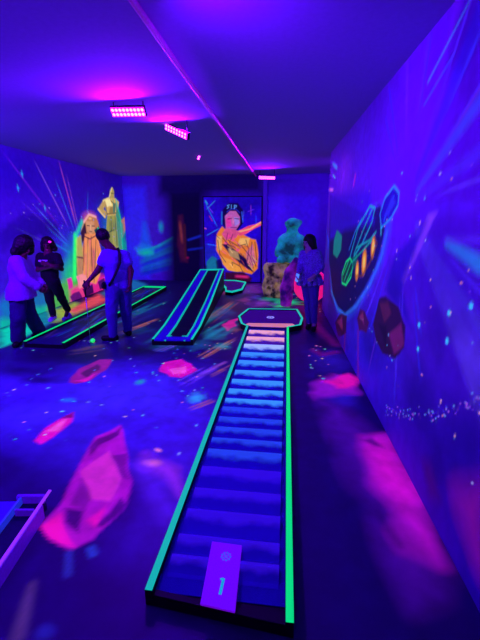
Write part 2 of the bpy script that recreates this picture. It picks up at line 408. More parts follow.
# pink nebula on the floor right of the first lane
for pts, col, g, soft in (
    ([(0.267, 3.934), (0.604, 4.460), (0.908, 4.228), (0.801, 3.999), (0.540, 3.867), (0.399, 3.754)], '#b818c8', .42, .12),
    ([(0.494, 4.206), (0.798, 4.516), (0.959, 4.380), (0.865, 4.113), (0.621, 4.083)], HOT, .72, .08),
    ([(0.407, 3.851), (0.675, 3.674), (0.835, 3.204), (0.986, 3.090), (1.039, 2.650), (1.001, 2.057), (0.870, 1.643), (0.746, 1.574), (0.683, 1.802), (0.603, 2.090), (0.555, 2.591), (0.509, 3.164)], '#7014a0', .22, .25),
    ([(0.728, 3.027), (0.984, 3.155), (1.016, 2.672), (0.981, 2.136), (0.919, 1.831), (0.802, 1.919), (0.723, 2.192), (0.711, 2.610)], '#d012c8', .55, .18),
    ([(0.797, 2.943), (0.977, 3.057), (1.001, 2.621), (0.933, 2.264), (0.837, 2.300), (0.760, 2.556)], '#e010d0', .8, .18)):
    fl.poly(pts, col, g*.78, soft=soft, wob=.08)
fl.poly([(0.728, 3.027), (0.823, 2.946), (0.894, 2.926), (0.824, 3.070)], '#501078', .15, soft=.05, a=.8); fl.poly([(0.671, 2.168), (0.724, 2.023), (0.742, 1.912), (0.674, 2.017)], '#300a58', .1, soft=.08, a=.8)
fl.line([(0.521, 7.302), (0.673, 6.351), (0.828, 5.664)], .12, '#901078', .3, soft=.15, a=.7); fl.line([(0.468, 5.386), (0.569, 5.182), (0.788, 5.337)], .1, '#a01090', .28, soft=.1, a=.7)
# lower left: brown and blue comet tails
fl.line([(-1.302, 1.405), (-1.201, 1.162)], .035, '#7a5078', .28, soft=.05, a=.8, w1=.06); fl.line([(-1.236, 1.648), (-1.126, 1.456)], .035, '#4050c8', .3, soft=.04, a=.7, fade=True); fl.line([(-1.122, 1.684), (-1.053, 1.602)], .04, '#3060e0', .35, soft=.04, a=.7, fade=True)
fl.blob((-1.085, 1.194), .08, .06, '#3038b0', .25, a=.7)
SC_ = ['#60b0ff', '#a0c0ff', '#20d0e0', '#ff80c0', '#ffc090', '#80ffe0']
# bright colours painted on the strip of floor below the statue mural
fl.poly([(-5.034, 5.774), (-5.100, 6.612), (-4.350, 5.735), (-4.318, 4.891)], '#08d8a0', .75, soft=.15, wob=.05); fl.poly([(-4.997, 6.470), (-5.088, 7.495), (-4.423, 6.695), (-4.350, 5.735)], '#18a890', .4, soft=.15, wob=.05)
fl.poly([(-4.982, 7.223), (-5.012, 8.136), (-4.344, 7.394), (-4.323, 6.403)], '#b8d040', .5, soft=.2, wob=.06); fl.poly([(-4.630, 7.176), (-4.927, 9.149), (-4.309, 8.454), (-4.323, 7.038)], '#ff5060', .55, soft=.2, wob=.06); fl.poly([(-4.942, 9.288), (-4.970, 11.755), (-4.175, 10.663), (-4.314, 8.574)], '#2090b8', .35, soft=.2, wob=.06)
for c, rx, ry, col, g in (((-1.200, 6.061), .25, .5, T_, .34), ((-1.297, 5.404), .3, .35, '#1888a0', .3), ((-1.318, 7.582), .3, .6, '#1878a8', .28), ((-1.844, 5.337), .3, .3, '#188878', .3), ((-1.749, 6.177), .3, .3, '#204890', .25), ((-0.843, 6.288), .12, .3, '#c07040', .3), ((-2.548, 6.079), .35, .3, '#186080', .25), ((-1.110, 10.204), .3, .8, '#6030b0', .3), ((-2.847, 7.394), .3, .4, '#183c78', .25)): fl.blob(c, rx, ry, col, g, a=.6, tex=.5)
fl.stars(120, -4.2, -.75, 2.6, 5.6, SC_, (.005, .013), .9); fl.stars(28, -3.2, -.8, 5.6, 11, SC_, (.008, .015), .8)
fl.stars(14, .25, .7, 4.2, 5.6, SC_, (.008, .018), .9); fl.stars(25, .1, .9, 7.6, 10.5, SC_, (.01, .02), .8)
m_floor = paint_mat('galaxy_floor_paint', .5, .35, 1.05, nscale=6, nmix=.2)
o = painted_plane('floor', fl, lambda U, V: (U, V, 0*U), m_floor); tag(o, kind='structure')

# ------------------------------------------------------------------ right wall mural
rw = Canvas(-2.6, S_END, 0, H_ROOM, .016, '#9458cc')
rw.blob((5.6, 2.2), 3.2, 1.4, '#b060ff', .02, a=.8, tex=.3); rw.blob((1.5, .3), 3.0, 1.0, '#3a28a8', 0, a=.9); rw.blob((4.2, .4), 1.8, .9, '#4834f0', .10, a=.8, tex=.2)
rw.blob((6.4, 2.6), .9, .45, '#c040ff', .16, a=.6, tex=.3)
rw.mottle(1.1, .08, 11)
# burst of rays out of the middle
C0 = np.array((3.323, 1.996))
for p, q, col, g, a in (((2.423, 2.857), (2.491, 3.070), '#4a40ff', .12, .6), ((2.327, 2.558), (2.301, 2.474), '#4a50ff', .45, .9), ((2.238, 2.278), (2.218, 2.216), '#6a40ff', .3, .7), ((2.825, 3.208), (2.719, 3.157), '#a030e0', .12, .5),
                     ((1.961, 1.410), (1.929, 1.311), '#8068f0', .25, .7), ((1.918, 1.277), (1.991, 1.048), '#8a60f0', .22, .7), ((2.150, 2.001), (2.125, 1.925), '#8a30ff', .14, .6), ((2.021, 1.599), (1.996, 1.519), '#7040d0', .16, .5)):
    p = np.array(p); q = np.array(q)
    rw.poly([C0+(p-C0)*.22, p+(p-C0)*.3, q+(q-C0)*.3, C0+(q-C0)*.22], col, g, soft=.08, a=a)
rw.line([(2.608, 3.104), (3.128, 2.858)], .016, '#5090ff', .5, soft=.02); rw.line([(2.722, 2.891), (3.156, 2.717)], .014, '#5070ff', .3, soft=.02)
rw.line([(2.461, 1.762), (2.045, 1.674)], .05, '#30a0ff', .55, w1=.085, soft=.05); rw.line([(2.495, 1.778), (2.085, 1.799)], .02, '#8040ff', .3, soft=.06)
rw.poly([(2.818, 1.934), (2.673, 1.951), (3.137, 1.390), (3.220, 1.410)], '#c060ff', .32, soft=.05, a=.9); rw.poly([(3.119, 1.410), (2.619, 1.931), (2.069, 1.749), (1.942, 1.351), (2.595, 1.371)], '#5a28c0', .05, soft=.3, a=.5)
rw.poly([(3.451, 1.599), (2.807, 1.900), (3.168, 1.334), (2.844, 1.082), (3.639, 1.248)], '#2a20b0', .03, soft=.08, a=.7)
for c, rx, ry, a in (((3.977, 0.571), .9, .5, .7), ((2.630, 0.640), .5, .35, .6), ((2.384, 1.219), .35, .3, .45), ((3.361, 1.344), .4, .35, .5), ((1.855, 0.761), .35, .4, .6), ((2.168, 0.337), .25, .4, .7), ((2.554, 2.936), .5, .4, .5), ((5.219, 0.814), .7, .6, .5)): rw.blob(c, rx, ry, '#2c1c80', 0, a=a, tex=.4)
for k in range(26):
    a0 = random.uniform(0, 6.28); d_ = np.array((math.cos(a0), math.sin(a0)*.8)); rw.line([C0+d_*random.uniform(.5, .9), C0+d_*random.uniform(1.2, 2.4)], .012, random.choice(['#9060ff', '#5060ff', '#b050e0']), random.uniform(.08, .25), w1=.035, soft=.03, a=.6, fade=True)
# left end: violet drips and lines
for x0, x1, c in ((331, 330, '#e050ff'), (338, 337, '#30a0ff'), (347, 345, '#ff30d0'), (352, 351, '#b040ff'), (357, 356, '#5060ff')):
    rw.line([(6.405, 2.738), (6.628, 2.381)], .05, '#a030ff', .3, soft=.1, a=.3)
rw.line([(5.487, 2.528), (5.613, 2.333)], .07, '#ff30e0', .4, soft=.06, a=.8, fade=True); rw.line([(7.770, 2.938), (7.226, 2.797)], .06, '#30b0ff', .5, soft=.05, a=.8); rw.line([(8.797, 2.562), (7.554, 2.450)], .05, '#ff70ff', .6, soft=.05, a=.9)
rw.line([(7.678, 2.730), (7.393, 2.647)], .03, '#60e0ff', .5, soft=.03)
for k in range(5): rw.line([(8.466, 1.858), (7.823, 1.507), (7.923, 1.052)], .03, '#3060ff', .3, soft=.04)
for p, q in (((8.367, 2.003), (8.146, 1.177)), ((7.668, 1.805), (7.490, 1.099)), ((7.868, 1.605), (7.178, 1.019))): rw.line([p, q], .03, '#4050ff', .4, soft=.03, fade=True)
# the round hull: dark disc with a glowing blue rim
hull = [(7.929, 2.383), (7.507, 1.136), (6.730, 0.586), (6.026, 0.492), (5.498, 0.540), (5.047, 0.739), (4.466, 1.095), (4.072, 1.406), (3.893, 1.658), (3.833, 1.881), (4.110, 2.049), (4.592, 1.956)]
rw.poly([(7.823, 1.507), (6.987, 0.592), (6.193, 0.400), (5.452, 0.429), (4.787, 0.746), (4.193, 1.146), (3.799, 1.499), (3.645, 1.810), (3.695, 2.122), (4.110, 2.049)], '#3070ff', .3, soft=.12, a=.6)
rw.poly(hull, '#1c1058', .03, soft=.06, a=.95)
rw.line([(7.003, 0.628), (6.220, 0.463), (5.492, 0.526), (4.816, 0.820), (4.217, 1.209), (3.883, 1.530), (3.766, 1.789)], .035, '#3890ff', .55, soft=.06, a=.8)
rw.poly([(7.929, 2.383), (4.600, 2.232), (4.289, 1.879), (5.997, 1.751), (7.540, 1.522)], '#5a30e8', .06, soft=.12, a=.8)
# green leaf on the hull, striped green pod and three amber lamps
rw.poly([(6.767, 1.732), (6.225, 1.652), (6.227, 1.429), (6.566, 1.267), (7.043, 1.294), (7.032, 1.548)], '#10a890', .42, soft=.04)
pod = [(5.724, 1.290), (5.446, 1.377), (5.209, 1.319), (5.274, 1.131), (5.589, 0.964), (5.926, 0.938), (5.983, 1.073)]
rw.poly(pod, '#0a6048', .2, soft=.03); rw.line(pod+[pod[0]], .03, '#10f088', .75, soft=.025)
for p, q in (((5.771, 0.995), (5.354, 1.330)), ((5.601, 0.992), (5.244, 1.232)), ((5.891, 1.070), (5.507, 1.342))): rw.line([p, q], .02, '#10f088', .6, soft=.02)
rw.poly([(5.307, 1.391), (5.019, 1.496), (4.970, 1.372), (5.178, 1.241)], '#0c8860', .3, soft=.03)
for c, rx, ry in (((4.927, 1.260), .13, .16), ((4.588, 1.413), .15, .2), ((4.234, 1.615), .11, .16)):
    rw.blob(c, rx, ry, '#ff9020', .75, hard=.45); rw.blob(c, rx*.5, ry*.6, '#ffd060', .85, hard=.3)
fr = [(5.022, 1.181), (4.628, 1.239), (4.305, 1.444), (4.083, 1.656), (4.235, 1.732)]
rw.line(fr, .03, '#b06020', .25, soft=.04, a=.7)
# cyan-lined arm above the lamps, and the outlined blade
for pts, w, c, g in (([(5.451, 1.391), (5.076, 1.800), (4.533, 2.054), (4.301, 2.025), (4.377, 1.879), (4.772, 1.614), (5.186, 1.429)], .025, '#10c0d8', .6),
                     ([(5.196, 1.455), (4.738, 1.806), (4.425, 2.008)], .02, '#10d0c0', .5), ([(5.563, 1.480), (5.244, 1.744), (4.891, 1.924)], .02, '#20a0ff', .45), ([(5.100, 1.542), (4.394, 1.682), (4.168, 1.777)], .025, '#18c8b0', .45),
                     ([(5.286, 1.338), (4.599, 1.578), (4.305, 1.686)], .02, '#10d0a0', .5)):
    rw.line(pts, w, c, g, soft=.025)
bl = [(3.996, 1.841), (4.077, 1.960), (3.950, 2.109), (3.692, 2.199), (3.525, 2.128), (3.517, 2.027), (3.684, 1.918), (3.989, 1.822)]
rw.poly(bl, '#3020b0', .05, soft=.03); rw.line(bl+[bl[0]], .022, '#30a8ff', .6, soft=.025); rw.line([(3.909, 1.900), (3.661, 2.111)], .02, '#3080ff', .4, soft=.02); rw.line([(3.993, 1.831), (3.968, 1.763)], .03, '#20d0c0', .6, soft=.03)
rw.poly([(3.923, 1.938), (3.723, 2.115), (3.583, 2.055), (3.786, 1.937)], '#4060d0', .16, soft=.03)
# rocks painted low on the wall
def wrock(pts, base, facets):
    rw.poly(pts, base, .10, soft=.03, wob=.02)
    for f, c, g in facets: rw.poly(f, c, g, soft=.04, wob=.02, a=.85)
wrock([(3.936, 0.812), (3.806, 1.114), (3.587, 1.199), (3.196, 1.191), (2.982, 1.083), (2.964, 0.893), (3.146, 0.736), (3.497, 0.665), (3.770, 0.697)], '#4a1848', [([(3.753, 1.073), (3.513, 1.176), (3.361, 1.097), (3.565, 0.948)], '#803050', .2), ([(3.403, 0.867), (3.080, 1.081), (2.972, 0.916), (3.183, 0.760)], '#a02870', .25), ([(3.753, 0.864), (3.493, 0.938), (3.429, 0.759)], '#2a1038', .03)])
wrock([(4.702, 0.688), (4.588, 0.846), (4.325, 0.860), (4.108, 0.798), (4.193, 0.643), (4.540, 0.576)], '#782058', [([(4.604, 0.740), (4.420, 0.837), (4.313, 0.693)], '#b03878', .3)])
wrock([(6.321, 0.190), (5.911, 0.453), (5.340, 0.550), (5.311, 0.285), (5.940, 0.055)], '#6a1c58', [([(6.125, 0.244), (5.723, 0.452), (5.558, 0.272)], '#a83070', .3)])
rw.line([(4.583, 0.537), (4.348, -0.067)], .07, '#a020b0', .28, soft=.06, a=.8); rw.line([(5.378, 0.249), (5.354, -0.011)], .08, '#a02090', .25, soft=.06, a=.8); rw.blob((5.914, -0.005), .5, .22, '#801890', .2, a=.6)
for p, q in (((3.691, 0.484), (3.557, 0.121)), ((3.083, 0.557), (2.825, 0.132))): rw.line([p, q], .12, '#6a20d0', .1, soft=.2, a=.5)
rw.poly([(1.892, 0.345), (1.718, 0.648), (1.590, 0.247), (1.679, 0.214)], '#b018a8', .3, soft=.25, wob=.06); rw.poly([(2.367, 0.269), (2.249, 0.338), (2.049, 0.209), (2.171, 0.104)], '#601080', .2, soft=.1, a=.7)
rw.stars(110, .8, 5.2, .5, 2.3, ['#70b0ff', '#ffb0d0', '#c0c0ff', '#60e0ff', '#ff90b0'], (.004, .011), .85)
for c in ((2.066, 1.450), (2.271, 1.182), (2.299, 1.352), (2.686, 0.983), (2.725, 1.156)): rw.blob(c, .028, .028, '#40c0ff', .9, hard=.4)
for k in range(90):
    t = random.random(); a0, a1, a2 = (np.array(v) for v in ((3.283, 0.169), (2.301, 0.592), (1.819, 1.027)))
    pc_ = a0*(1-t)**2+a1*2*t*(1-t)+a2*t*t; rw.blob((pc_[0], pc_[1]+random.gauss(0, .03)), .011, .011, random.choice(['#a080ff', '#70a0ff', '#c060ff']), .6, hard=.3)
m_rw = paint_mat('galaxy_mural_paint', .65, .25, .9)
o = painted_plane('wall_right', rw, lambda U, V: (RP[0]+U*RD[0], RP[1]+U*RD[1], V), m_rw, flip=True); tag(o, kind='structure')
e = RP+S_END*RD
mb = MB(); mb.prism([tuple(e+(0.002, -.12)), (XR, e[1]-.12), (XR, e[1]), tuple(e+(0.002, 0))], 0, H_ROOM)
tag(mb.build('wall_right_return', m_violetwall), kind='structure')

# ------------------------------------------------------------------ left wall mural
lw = Canvas(YF, YB, 0, H_ROOM, .02, '#8454d8')
lw.blob((6.4, 2.8), 3.5, .9, '#3a2ab0', 0, a=.7); lw.blob((9.5, 1.6), 2.8, 1.5, '#6a58ff', .06, a=.6, tex=.3); lw.blob((5.4, 1.0), 1.0, .9, '#3c2c9c', 0, a=.7, tex=.3)
lw.mottle(1.2, .12, 21)
CB = np.array((9.028, 0.857))
for px, w, c, g in (((7.453, 3.101), .05, '#c070ff', .38), ((8.327, 3.231), .07, '#ff60c8', .33), ((8.582, 2.970), .05, '#d060d8', .3), ((8.121, 2.793), .025, '#40a0ff', .5), ((7.282, 2.194), .05, '#70a0ff', .35), ((6.889, 2.271), .03, '#a060e0', .2),
                    ((6.517, 1.810), .06, '#8070e0', .2), ((9.500, 2.644), .04, '#30a0ff', .35), ((7.551, 1.797), .06, '#40b0ff', .35), ((6.569, 3.134), .09, '#a030e0', .18), ((7.585, 1.484), .05, '#30c8ff', .4), ((8.591, 2.242), .02, '#a080ff', .4), ((8.803, 2.017), .02, '#30a0ff', .4)):
    px = np.array(px); d = CB-px; lw.line([px, px+d*.3, px+d*.62], w*.3, c, g, w1=w*.8, soft=.04, a=.75, fade=True)
for c in ((7.054, 2.756), (7.627, 2.146), (6.883, 2.488)): lw.blob(c, .05, .05, '#20a0ff', .6); lw.line([(c[0], c[1]-.09), (c[0], c[1]+.09)], .012, '#40c0ff', .5, soft=.02, fade=True)
lw.poly([(6.241, 1.692), (7.129, 2.054), (7.917, 1.857), (8.117, 1.546), (6.730, 1.565), (6.169, 1.380)], '#2a2080', .0, soft=.15, a=.6, wob=.1)
# halos behind the statues
lw.blob((8.782, 1.057), 1.5, .95, '#2060ff', .36, a=.8, tex=.2); lw.blob((10.684, 1.758), 1.1, .85, '#10a0d0', .36, a=.85, tex=.2)
lw.blob((8.656, 0.897), .75, .75, '#10e070', .5, a=.8, tex=.2); lw.blob((8.248, 0.633), .55, .55, '#20f080', .55, a=.85); lw.blob((11.429, 1.289), .6, .7, '#10c8a8', .45, a=.8)
lw.blob((9.457, 1.950), .55, .25, '#ff70a8', .55, a=.85)
# ground of the mural: lime and magenta light, blue sweep to the right
lw.poly([(5.970, 0.505), (7.806, 0.467), (7.733, 0.132), (5.882, 0.117)], '#10a8c8', .3, soft=.2, a=.85, wob=.1); lw.poly([(5.890, 0.152), (7.367, 0.165), (7.675, -0.137), (5.789, -0.291)], '#08d0a0', .55, soft=.12, a=.9, wob=.06)
lw.poly([(7.374, 0.518), (8.912, 0.538), (8.755, -0.216), (7.235, -0.118)], '#60e040', .5, soft=.2, a=.85, wob=.08); lw.poly([(8.173, 0.283), (10.835, 0.478), (10.831, -0.268), (8.145, -0.252)], '#ff2898', .6, soft=.2, a=.95, wob=.08)
lw.blob((8.902, 0.254), .5, .3, '#ff4888', .65, a=.8, tex=.3)
for k in range(26):
    t = k/25; p = np.array((11.140, 0.566))*(1-t)+np.array((10.984, -0.233))*t; q = np.array((17.005, 1.367))*(1-t)+np.array((16.792, 0.017))*t
    lw.line([p, q], .05, random.choice(['#10a0b0', '#2050e0', '#3040c0', '#18b8c8', '#2a6ae0']), random.uniform(.08, .4), soft=.06, a=.8)
lw.line([(10.929, 0.955), (12.670, 0.813), (15.501, 1.083)], .05, '#18c8c0', .5, soft=.06); lw.blob((13.168, 0.916), .55, .3, '#10d0a0', .55, a=.9, tex=.3); lw.poly([(12.503, 0.895), (13.185, 2.072), (13.478, 2.076), (13.875, 0.790)], '#2060ff', .25, soft=.15, a=.7)
for x, y, c in ((122, 238, '#c030a0'), (127, 240, '#ff4060'), (125, 230, '#3060ff'), (134, 236, '#a030c0'), (129, 232, '#20a0e0')): lw.blob((11.440, 1.350), .3, .2, '#3040c0', .2, a=.3)
lw.blob((11.662, 1.309), .1, .06, '#ff4060', .6); lw.blob((12.232, 1.314), .12, .08, '#b030c0', .45); lw.line([(11.867, 1.138), (12.440, 1.505)], .04, '#a040c0', .4)
# chunks of rock at the statues' feet
for pts, c, g in (([(8.106, 0.558), (8.279, 0.580), (8.308, 0.308), (8.132, 0.291)], '#f030b0', .6), ([(8.143, 0.143), (8.548, 0.164), (8.693, -0.045), (8.274, -0.057)], '#90208c', .3), ([(8.497, 0.572), (8.928, 0.613), (9.010, 0.288), (8.558, 0.213)], '#ff80a8', .75), ([(9.226, -0.184), (9.602, 0.021), (9.911, -0.211), (9.646, -0.330)], '#701878', .2), ([(8.694, 0.188), (9.209, 0.255), (9.269, 0.027), (8.844, -0.024)], '#6a1470', .18), ([(9.536, 0.256), (9.895, 0.312), (9.968, 0.070), (9.607, 0.048)], '#801a80', .2)): lw.poly(pts, c, g, soft=.03, wob=.03)
GOLD, LGOLD, BRN = '#e8a050', '#ffd080', '#3a1830'
def shade_lines(lst, w=.035, c='#4a2048', g=.06):
    for l in lst: lw.line(l, w, c, g, soft=.03, a=.85)
# robed statue, hooded head, broad sleeves
lw.poly([(9.023, 1.755), (9.154, 1.924), (9.318, 2.012), (9.526, 2.039), (9.730, 2.003), (9.867, 1.874), (9.936, 1.661), (9.842, 1.477), (9.066, 1.508), (8.945, 1.611)], '#d88850', .6, soft=.05)
lw.poly([(9.241, 1.875), (9.647, 1.861), (9.650, 1.615), (9.419, 1.519), (9.238, 1.627)], '#e8a070', .65, soft=.04); lw.line([(9.267, 1.763), (9.390, 1.754)], .022, '#502838', .1); lw.line([(9.518, 1.747), (9.650, 1.745)], .022, '#502838', .1); lw.line([(9.361, 1.611), (9.488, 1.602)], .02, '#702838', .1)
lw.poly([(8.945, 1.611), (9.187, 1.851), (9.212, 1.502), (8.936, 1.341)], '#603040', .2, soft=.03); lw.poly([(9.602, 1.643), (9.896, 1.742), (9.955, 1.472), (9.770, 1.400)], '#186050', .3, soft=.03)
lw.poly([(9.125, 1.555), (9.742, 1.534), (9.878, 1.096), (9.685, 0.427), (9.418, 0.220), (8.839, 0.420), (8.828, 1.053)], '#ff9858', .72, soft=.05)
lw.poly([(8.644, 1.478), (8.930, 1.538), (8.921, 1.044), (8.777, 0.582), (8.541, 0.566), (8.598, 1.049)], '#d0c060', .55, soft=.05); lw.poly([(8.642, 1.045), (8.869, 1.024), (8.823, 0.576), (8.590, 0.584)], '#e0a068', .5, soft=.04)
lw.blob((9.454, 1.938), .13, .05, '#ffc880', .75); lw.line([(9.451, 1.774), (9.435, 1.647)], .018, '#ffd0a0', .75)
shade_lines([[(9.061, 1.483), (8.844, 0.675)], [(8.637, 1.021), (8.906, 0.970)], [(9.251, 1.450), (8.982, 0.398)], [(9.656, 1.379), (9.323, 0.290)], [(9.414, 1.494), (9.274, 0.566)], [(9.066, 1.508), (9.347, 1.420), (9.737, 1.507)], [(8.644, 1.478), (8.546, 0.590)]])
for p, q in (((9.341, 1.395), (9.091, 0.433)), ((9.495, 1.125), (9.231, 0.359)), ((9.065, 1.031), (8.944, 0.455))): lw.line([p, q], .05, '#ff6090', .7, soft=.05, a=.7)
lw.line([(9.829, 1.690), (9.831, 1.424)], .05, '#30f0b0', .6); lw.poly([(8.635, 0.577), (8.960, 0.531), (9.015, 0.314), (8.613, 0.253)], '#ff9898', .75, soft=.04)
# standing figure, hand on hip, long tabard
fg = [([(10.686, 2.568), (10.733, 2.708), (10.840, 2.798), (10.934, 2.816), (11.007, 2.727), (10.987, 2.557), (10.855, 2.452), (10.728, 2.460)], '#d0b858', .5), ([(10.326, 2.440), (10.519, 2.504), (11.035, 2.532), (11.289, 2.430), (11.172, 2.193), (10.995, 1.987), (10.470, 1.955), (10.392, 2.174)], '#e8c060', .62), ([(10.331, 2.467), (10.633, 2.455), (10.247, 2.197), (10.467, 2.093), (10.284, 1.941), (9.901, 2.174)], '#d8b060', .58),
      ([(10.420, 2.010), (11.074, 2.046), (11.280, 1.661), (11.284, 0.926), (10.219, 1.013), (10.270, 1.570)], '#b8b850', .5), ([(11.080, 2.420), (11.219, 2.077), (11.461, 1.839), (11.292, 1.721), (11.000, 2.016)], '#60b878', .42), ([(11.244, 1.841), (11.728, 2.054), (11.950, 1.994), (11.367, 1.354), (11.011, 1.370)], '#d88878', .5)]
for pts, c, g in fg: lw.poly(pts, c, g, soft=.04)
lw.blob((10.791, 2.296), .16, .12, '#ffe080', .75); lw.line([(10.890, 2.468), (10.877, 2.072)], .05, '#20c080', .4, a=.7)
shade_lines([[(10.696, 2.458), (10.873, 2.383)], [(10.431, 2.065), (11.018, 2.103)], [(10.665, 1.985), (10.553, 1.102)], [(10.927, 1.986), (10.901, 1.167)], [(10.419, 2.310), (10.431, 2.065)], [(11.162, 1.782), (11.305, 1.418)], [(10.454, 1.565), (10.786, 1.613)]], .03, '#204030', .05)
lw.poly([(11.012, 2.074), (11.449, 1.779), (11.519, 0.970), (10.998, 0.949)], '#18b890', .45, soft=.08, a=.8); lw.line([(10.767, 2.655), (10.960, 2.654)], .02, '#204838', .1)
lw.poly([(10.580, 1.561), (10.920, 1.609), (10.805, 1.025), (10.531, 0.988)], '#d8d060', .55, soft=.04, a=.8)
for k in range(16):      # folds of the robe, light and dark strokes
    t = (k+.5)/16; p = np.array((9.046, 1.410))*(1-t)+np.array((9.765, 1.373))*t; q = np.array((8.792, 0.427))*(1-t)+np.array((9.536, 0.256))*t
    j0, j1 = random.uniform(0, .3), random.uniform(.6, 1)
    lw.line([p+(q-p)*j0, p+(q-p)*(j0+j1)/2+np.array((random.uniform(-.03, .03), 0)), p+(q-p)*j1], .028, random.choice(['#ffc070', '#ff5080', '#903050', '#ffb060', '#e06060', '#702848']), random.choice([.7, .6, .15]), soft=.03, a=.75, fade=True)
for k in range(10):
    t = (k+.5)/10; p = np.array((10.532, 1.956))*(1-t)+np.array((11.057, 1.958))*t; q = np.array((10.421, 1.083))*(1-t)+np.array((11.151, 0.998))*t
    lw.line([p, q], .026, random.choice(['#e8e060', '#188060', '#30c090', '#d0a040', '#105048']), random.choice([.6, .45, .12]), soft=.03, a=.7, fade=True)
for pts, c, g in (([(10.386, 2.443), (10.701, 2.486), (10.797, 2.324), (10.469, 2.257)], '#fff0a0', .8), ([(10.873, 2.383), (11.075, 2.392), (10.950, 2.102), (10.823, 2.128)], '#209070', .35), ([(10.657, 2.263), (10.857, 2.298), (10.811, 2.071), (10.555, 2.067)], '#b09040', .45)): lw.poly(pts, c, g, soft=.04, a=.85)
lw.line([(8.667, 1.524), (8.422, 0.534)], .12, '#30ff60', 1.0, soft=.12, a=.9); lw.line([(9.043, 1.852), (8.698, 1.523)], .1, '#20f0b0', .7, soft=.12, a=.8); lw.line([(9.138, 1.851), (9.424, 2.038), (9.779, 1.978)], .05, '#ffb0b0', .8, soft=.05); lw.line([(10.892, 2.802), (10.644, 2.511), (10.261, 2.411)], .035, '#ffe890', .8, soft=.04, a=.8)
lw.line([(11.092, 2.478), (11.279, 2.019), (11.295, 0.987)], .07, '#10d8a8', .6, soft=.07, a=.8); lw.line([(9.931, 2.188), (10.132, 2.061), (10.293, 1.982)], .04, '#ffd890', .7, soft=.04)
lw.stars(30, 5.5, 11.4, 1.3, 2.9, ['#70b0ff', '#c090ff'], (.008, .02), .6)
m_lw = paint_mat('statue_mural_paint', .65, .25, 1.2)
o = painted_plane('wall_left', lw, lambda U, V: (XL+0*U, U, V), m_lw, flip=True); tag(o, kind='structure')

# ------------------------------------------------------------------ back wall, front wall, side wall behind the right corner, ceiling
bw = Canvas(XL, XR, 0, H_ROOM, .025, '#6c48c0')
bw.poly([(XL, 0), (-4.35, 0), (-4.35, 2.9), (XL, 2.9)], '#5a50f0', .06, soft=.2)
for k in range(24):
    t = k/23; p = np.array((-4.721, 0.782))*(1-t)+np.array((-4.770, 0.135))*t; q = np.array((-3.370, 1.417))*(1-t)+np.array((-3.547, 0.414))*t
    bw.line([p, q], .06, random.choice(['#10a0b0', '#2060e0', '#2040c0', '#18a8c8', '#1858d0']), random.uniform(.1, .38)*(1.1-.7*t), soft=.09, a=.8, fade=True)
bw.blob((-4.476, 0.943), .42, .26, '#10e0a8', .6, a=.95, tex=.3); bw.poly([(-4.674, 0.973), (-4.511, 1.839), (-4.414, 1.840), (-4.242, 0.977)], '#2080f0', .28, soft=.15, a=.7)
bw.line([(-4.612, 0.910), (-4.036, 1.104), (-3.566, 1.354)], .05, '#18c0c0', .45, soft=.07)
bw.blob((-3.920, 1.689), .13, .26, '#18b8d8', .5, a=.9)
bw.poly([(-3.741, 2.897), (-2.440, 2.940), (-2.527, -0.606), (-3.800, -0.639)], '#160e38', 0, soft=.5); bw.poly([(-3.902, 3.353), (-0.769, 3.306), (-0.759, 2.671), (-3.944, 2.639)], '#1c1248', 0, soft=.3, a=.9)
bw.poly([(-3.343, 2.019), (-3.215, 2.049), (-3.180, 1.356), (-3.112, 0.611), (-3.341, 0.608), (-3.408, 1.294)], '#6a2038', .14, soft=.1, a=.9, wob=.04)
bw.line([(-3.316, 1.900), (-3.253, 1.141)], .05, '#d06038', .22, soft=.08, fade=True); bw.line([(-3.164, 1.750), (-3.172, 0.737)], .05, '#703020', .15, soft=.06)
bw.line([(-3.054, 1.296), (-2.667, 1.420)], .05, '#2048c0', .22, soft=.07); bw.line([(-3.065, 0.988), (-2.614, 1.054)], .04, '#2048c0', .16, soft=.07); bw.blob((-3.107, 0.737), .08, .06, '#c01850', .3)

bw.poly([(-.62, 0), (.9, 0), (.9, 2.6), (-.62, 2.6)], '#6a3ce8', .04, soft=.2, a=.8); bw.blob((-.25, 2.1), .5, .9, '#8a40ff', .06, a=.7)
bw.mottle(1.3, .08, 31)
m_bw = paint_mat('back_wall_paint', .8, .2, .9)
o = painted_plane('wall_back', bw, lambda U, V: (U, YB+0*U, V), m_bw); tag(o, kind='structure')
tag(MB().box((XL-.1, YF-.1, 0), (XR+.1, YF, H_ROOM)).build('wall_front', m_darkwall), kind='structure')
tag(MB().box((XR, YF, 0), (XR+.1, YB, H_ROOM)).build('wall_right_outer', m_darkwall), kind='structure')
tag(MB().box((XL-.1, YF-.1, H_ROOM), (XR+.1, YB+.1, H_ROOM+.1)).build('ceiling', m_ceil), kind='structure')
tag(MB().tube([(-.95, YF+.02, H_ROOM-.045), (-.95, YB-.02, H_ROOM-.045)], .022, 12).build('trim_1', mat('conduit_painted_sheen', '#ff80e0', .25, fluor='#c010c0', fs=.12, spec=.7)), kind='structure')  # faint emission stands in for pink lamp light reflected along the conduit
tag(MB().box((-.72, YB-.12, 0), (-.60, YB, H_ROOM)).build('trim_2', m_violetwall, bevel=.01), kind='structure')

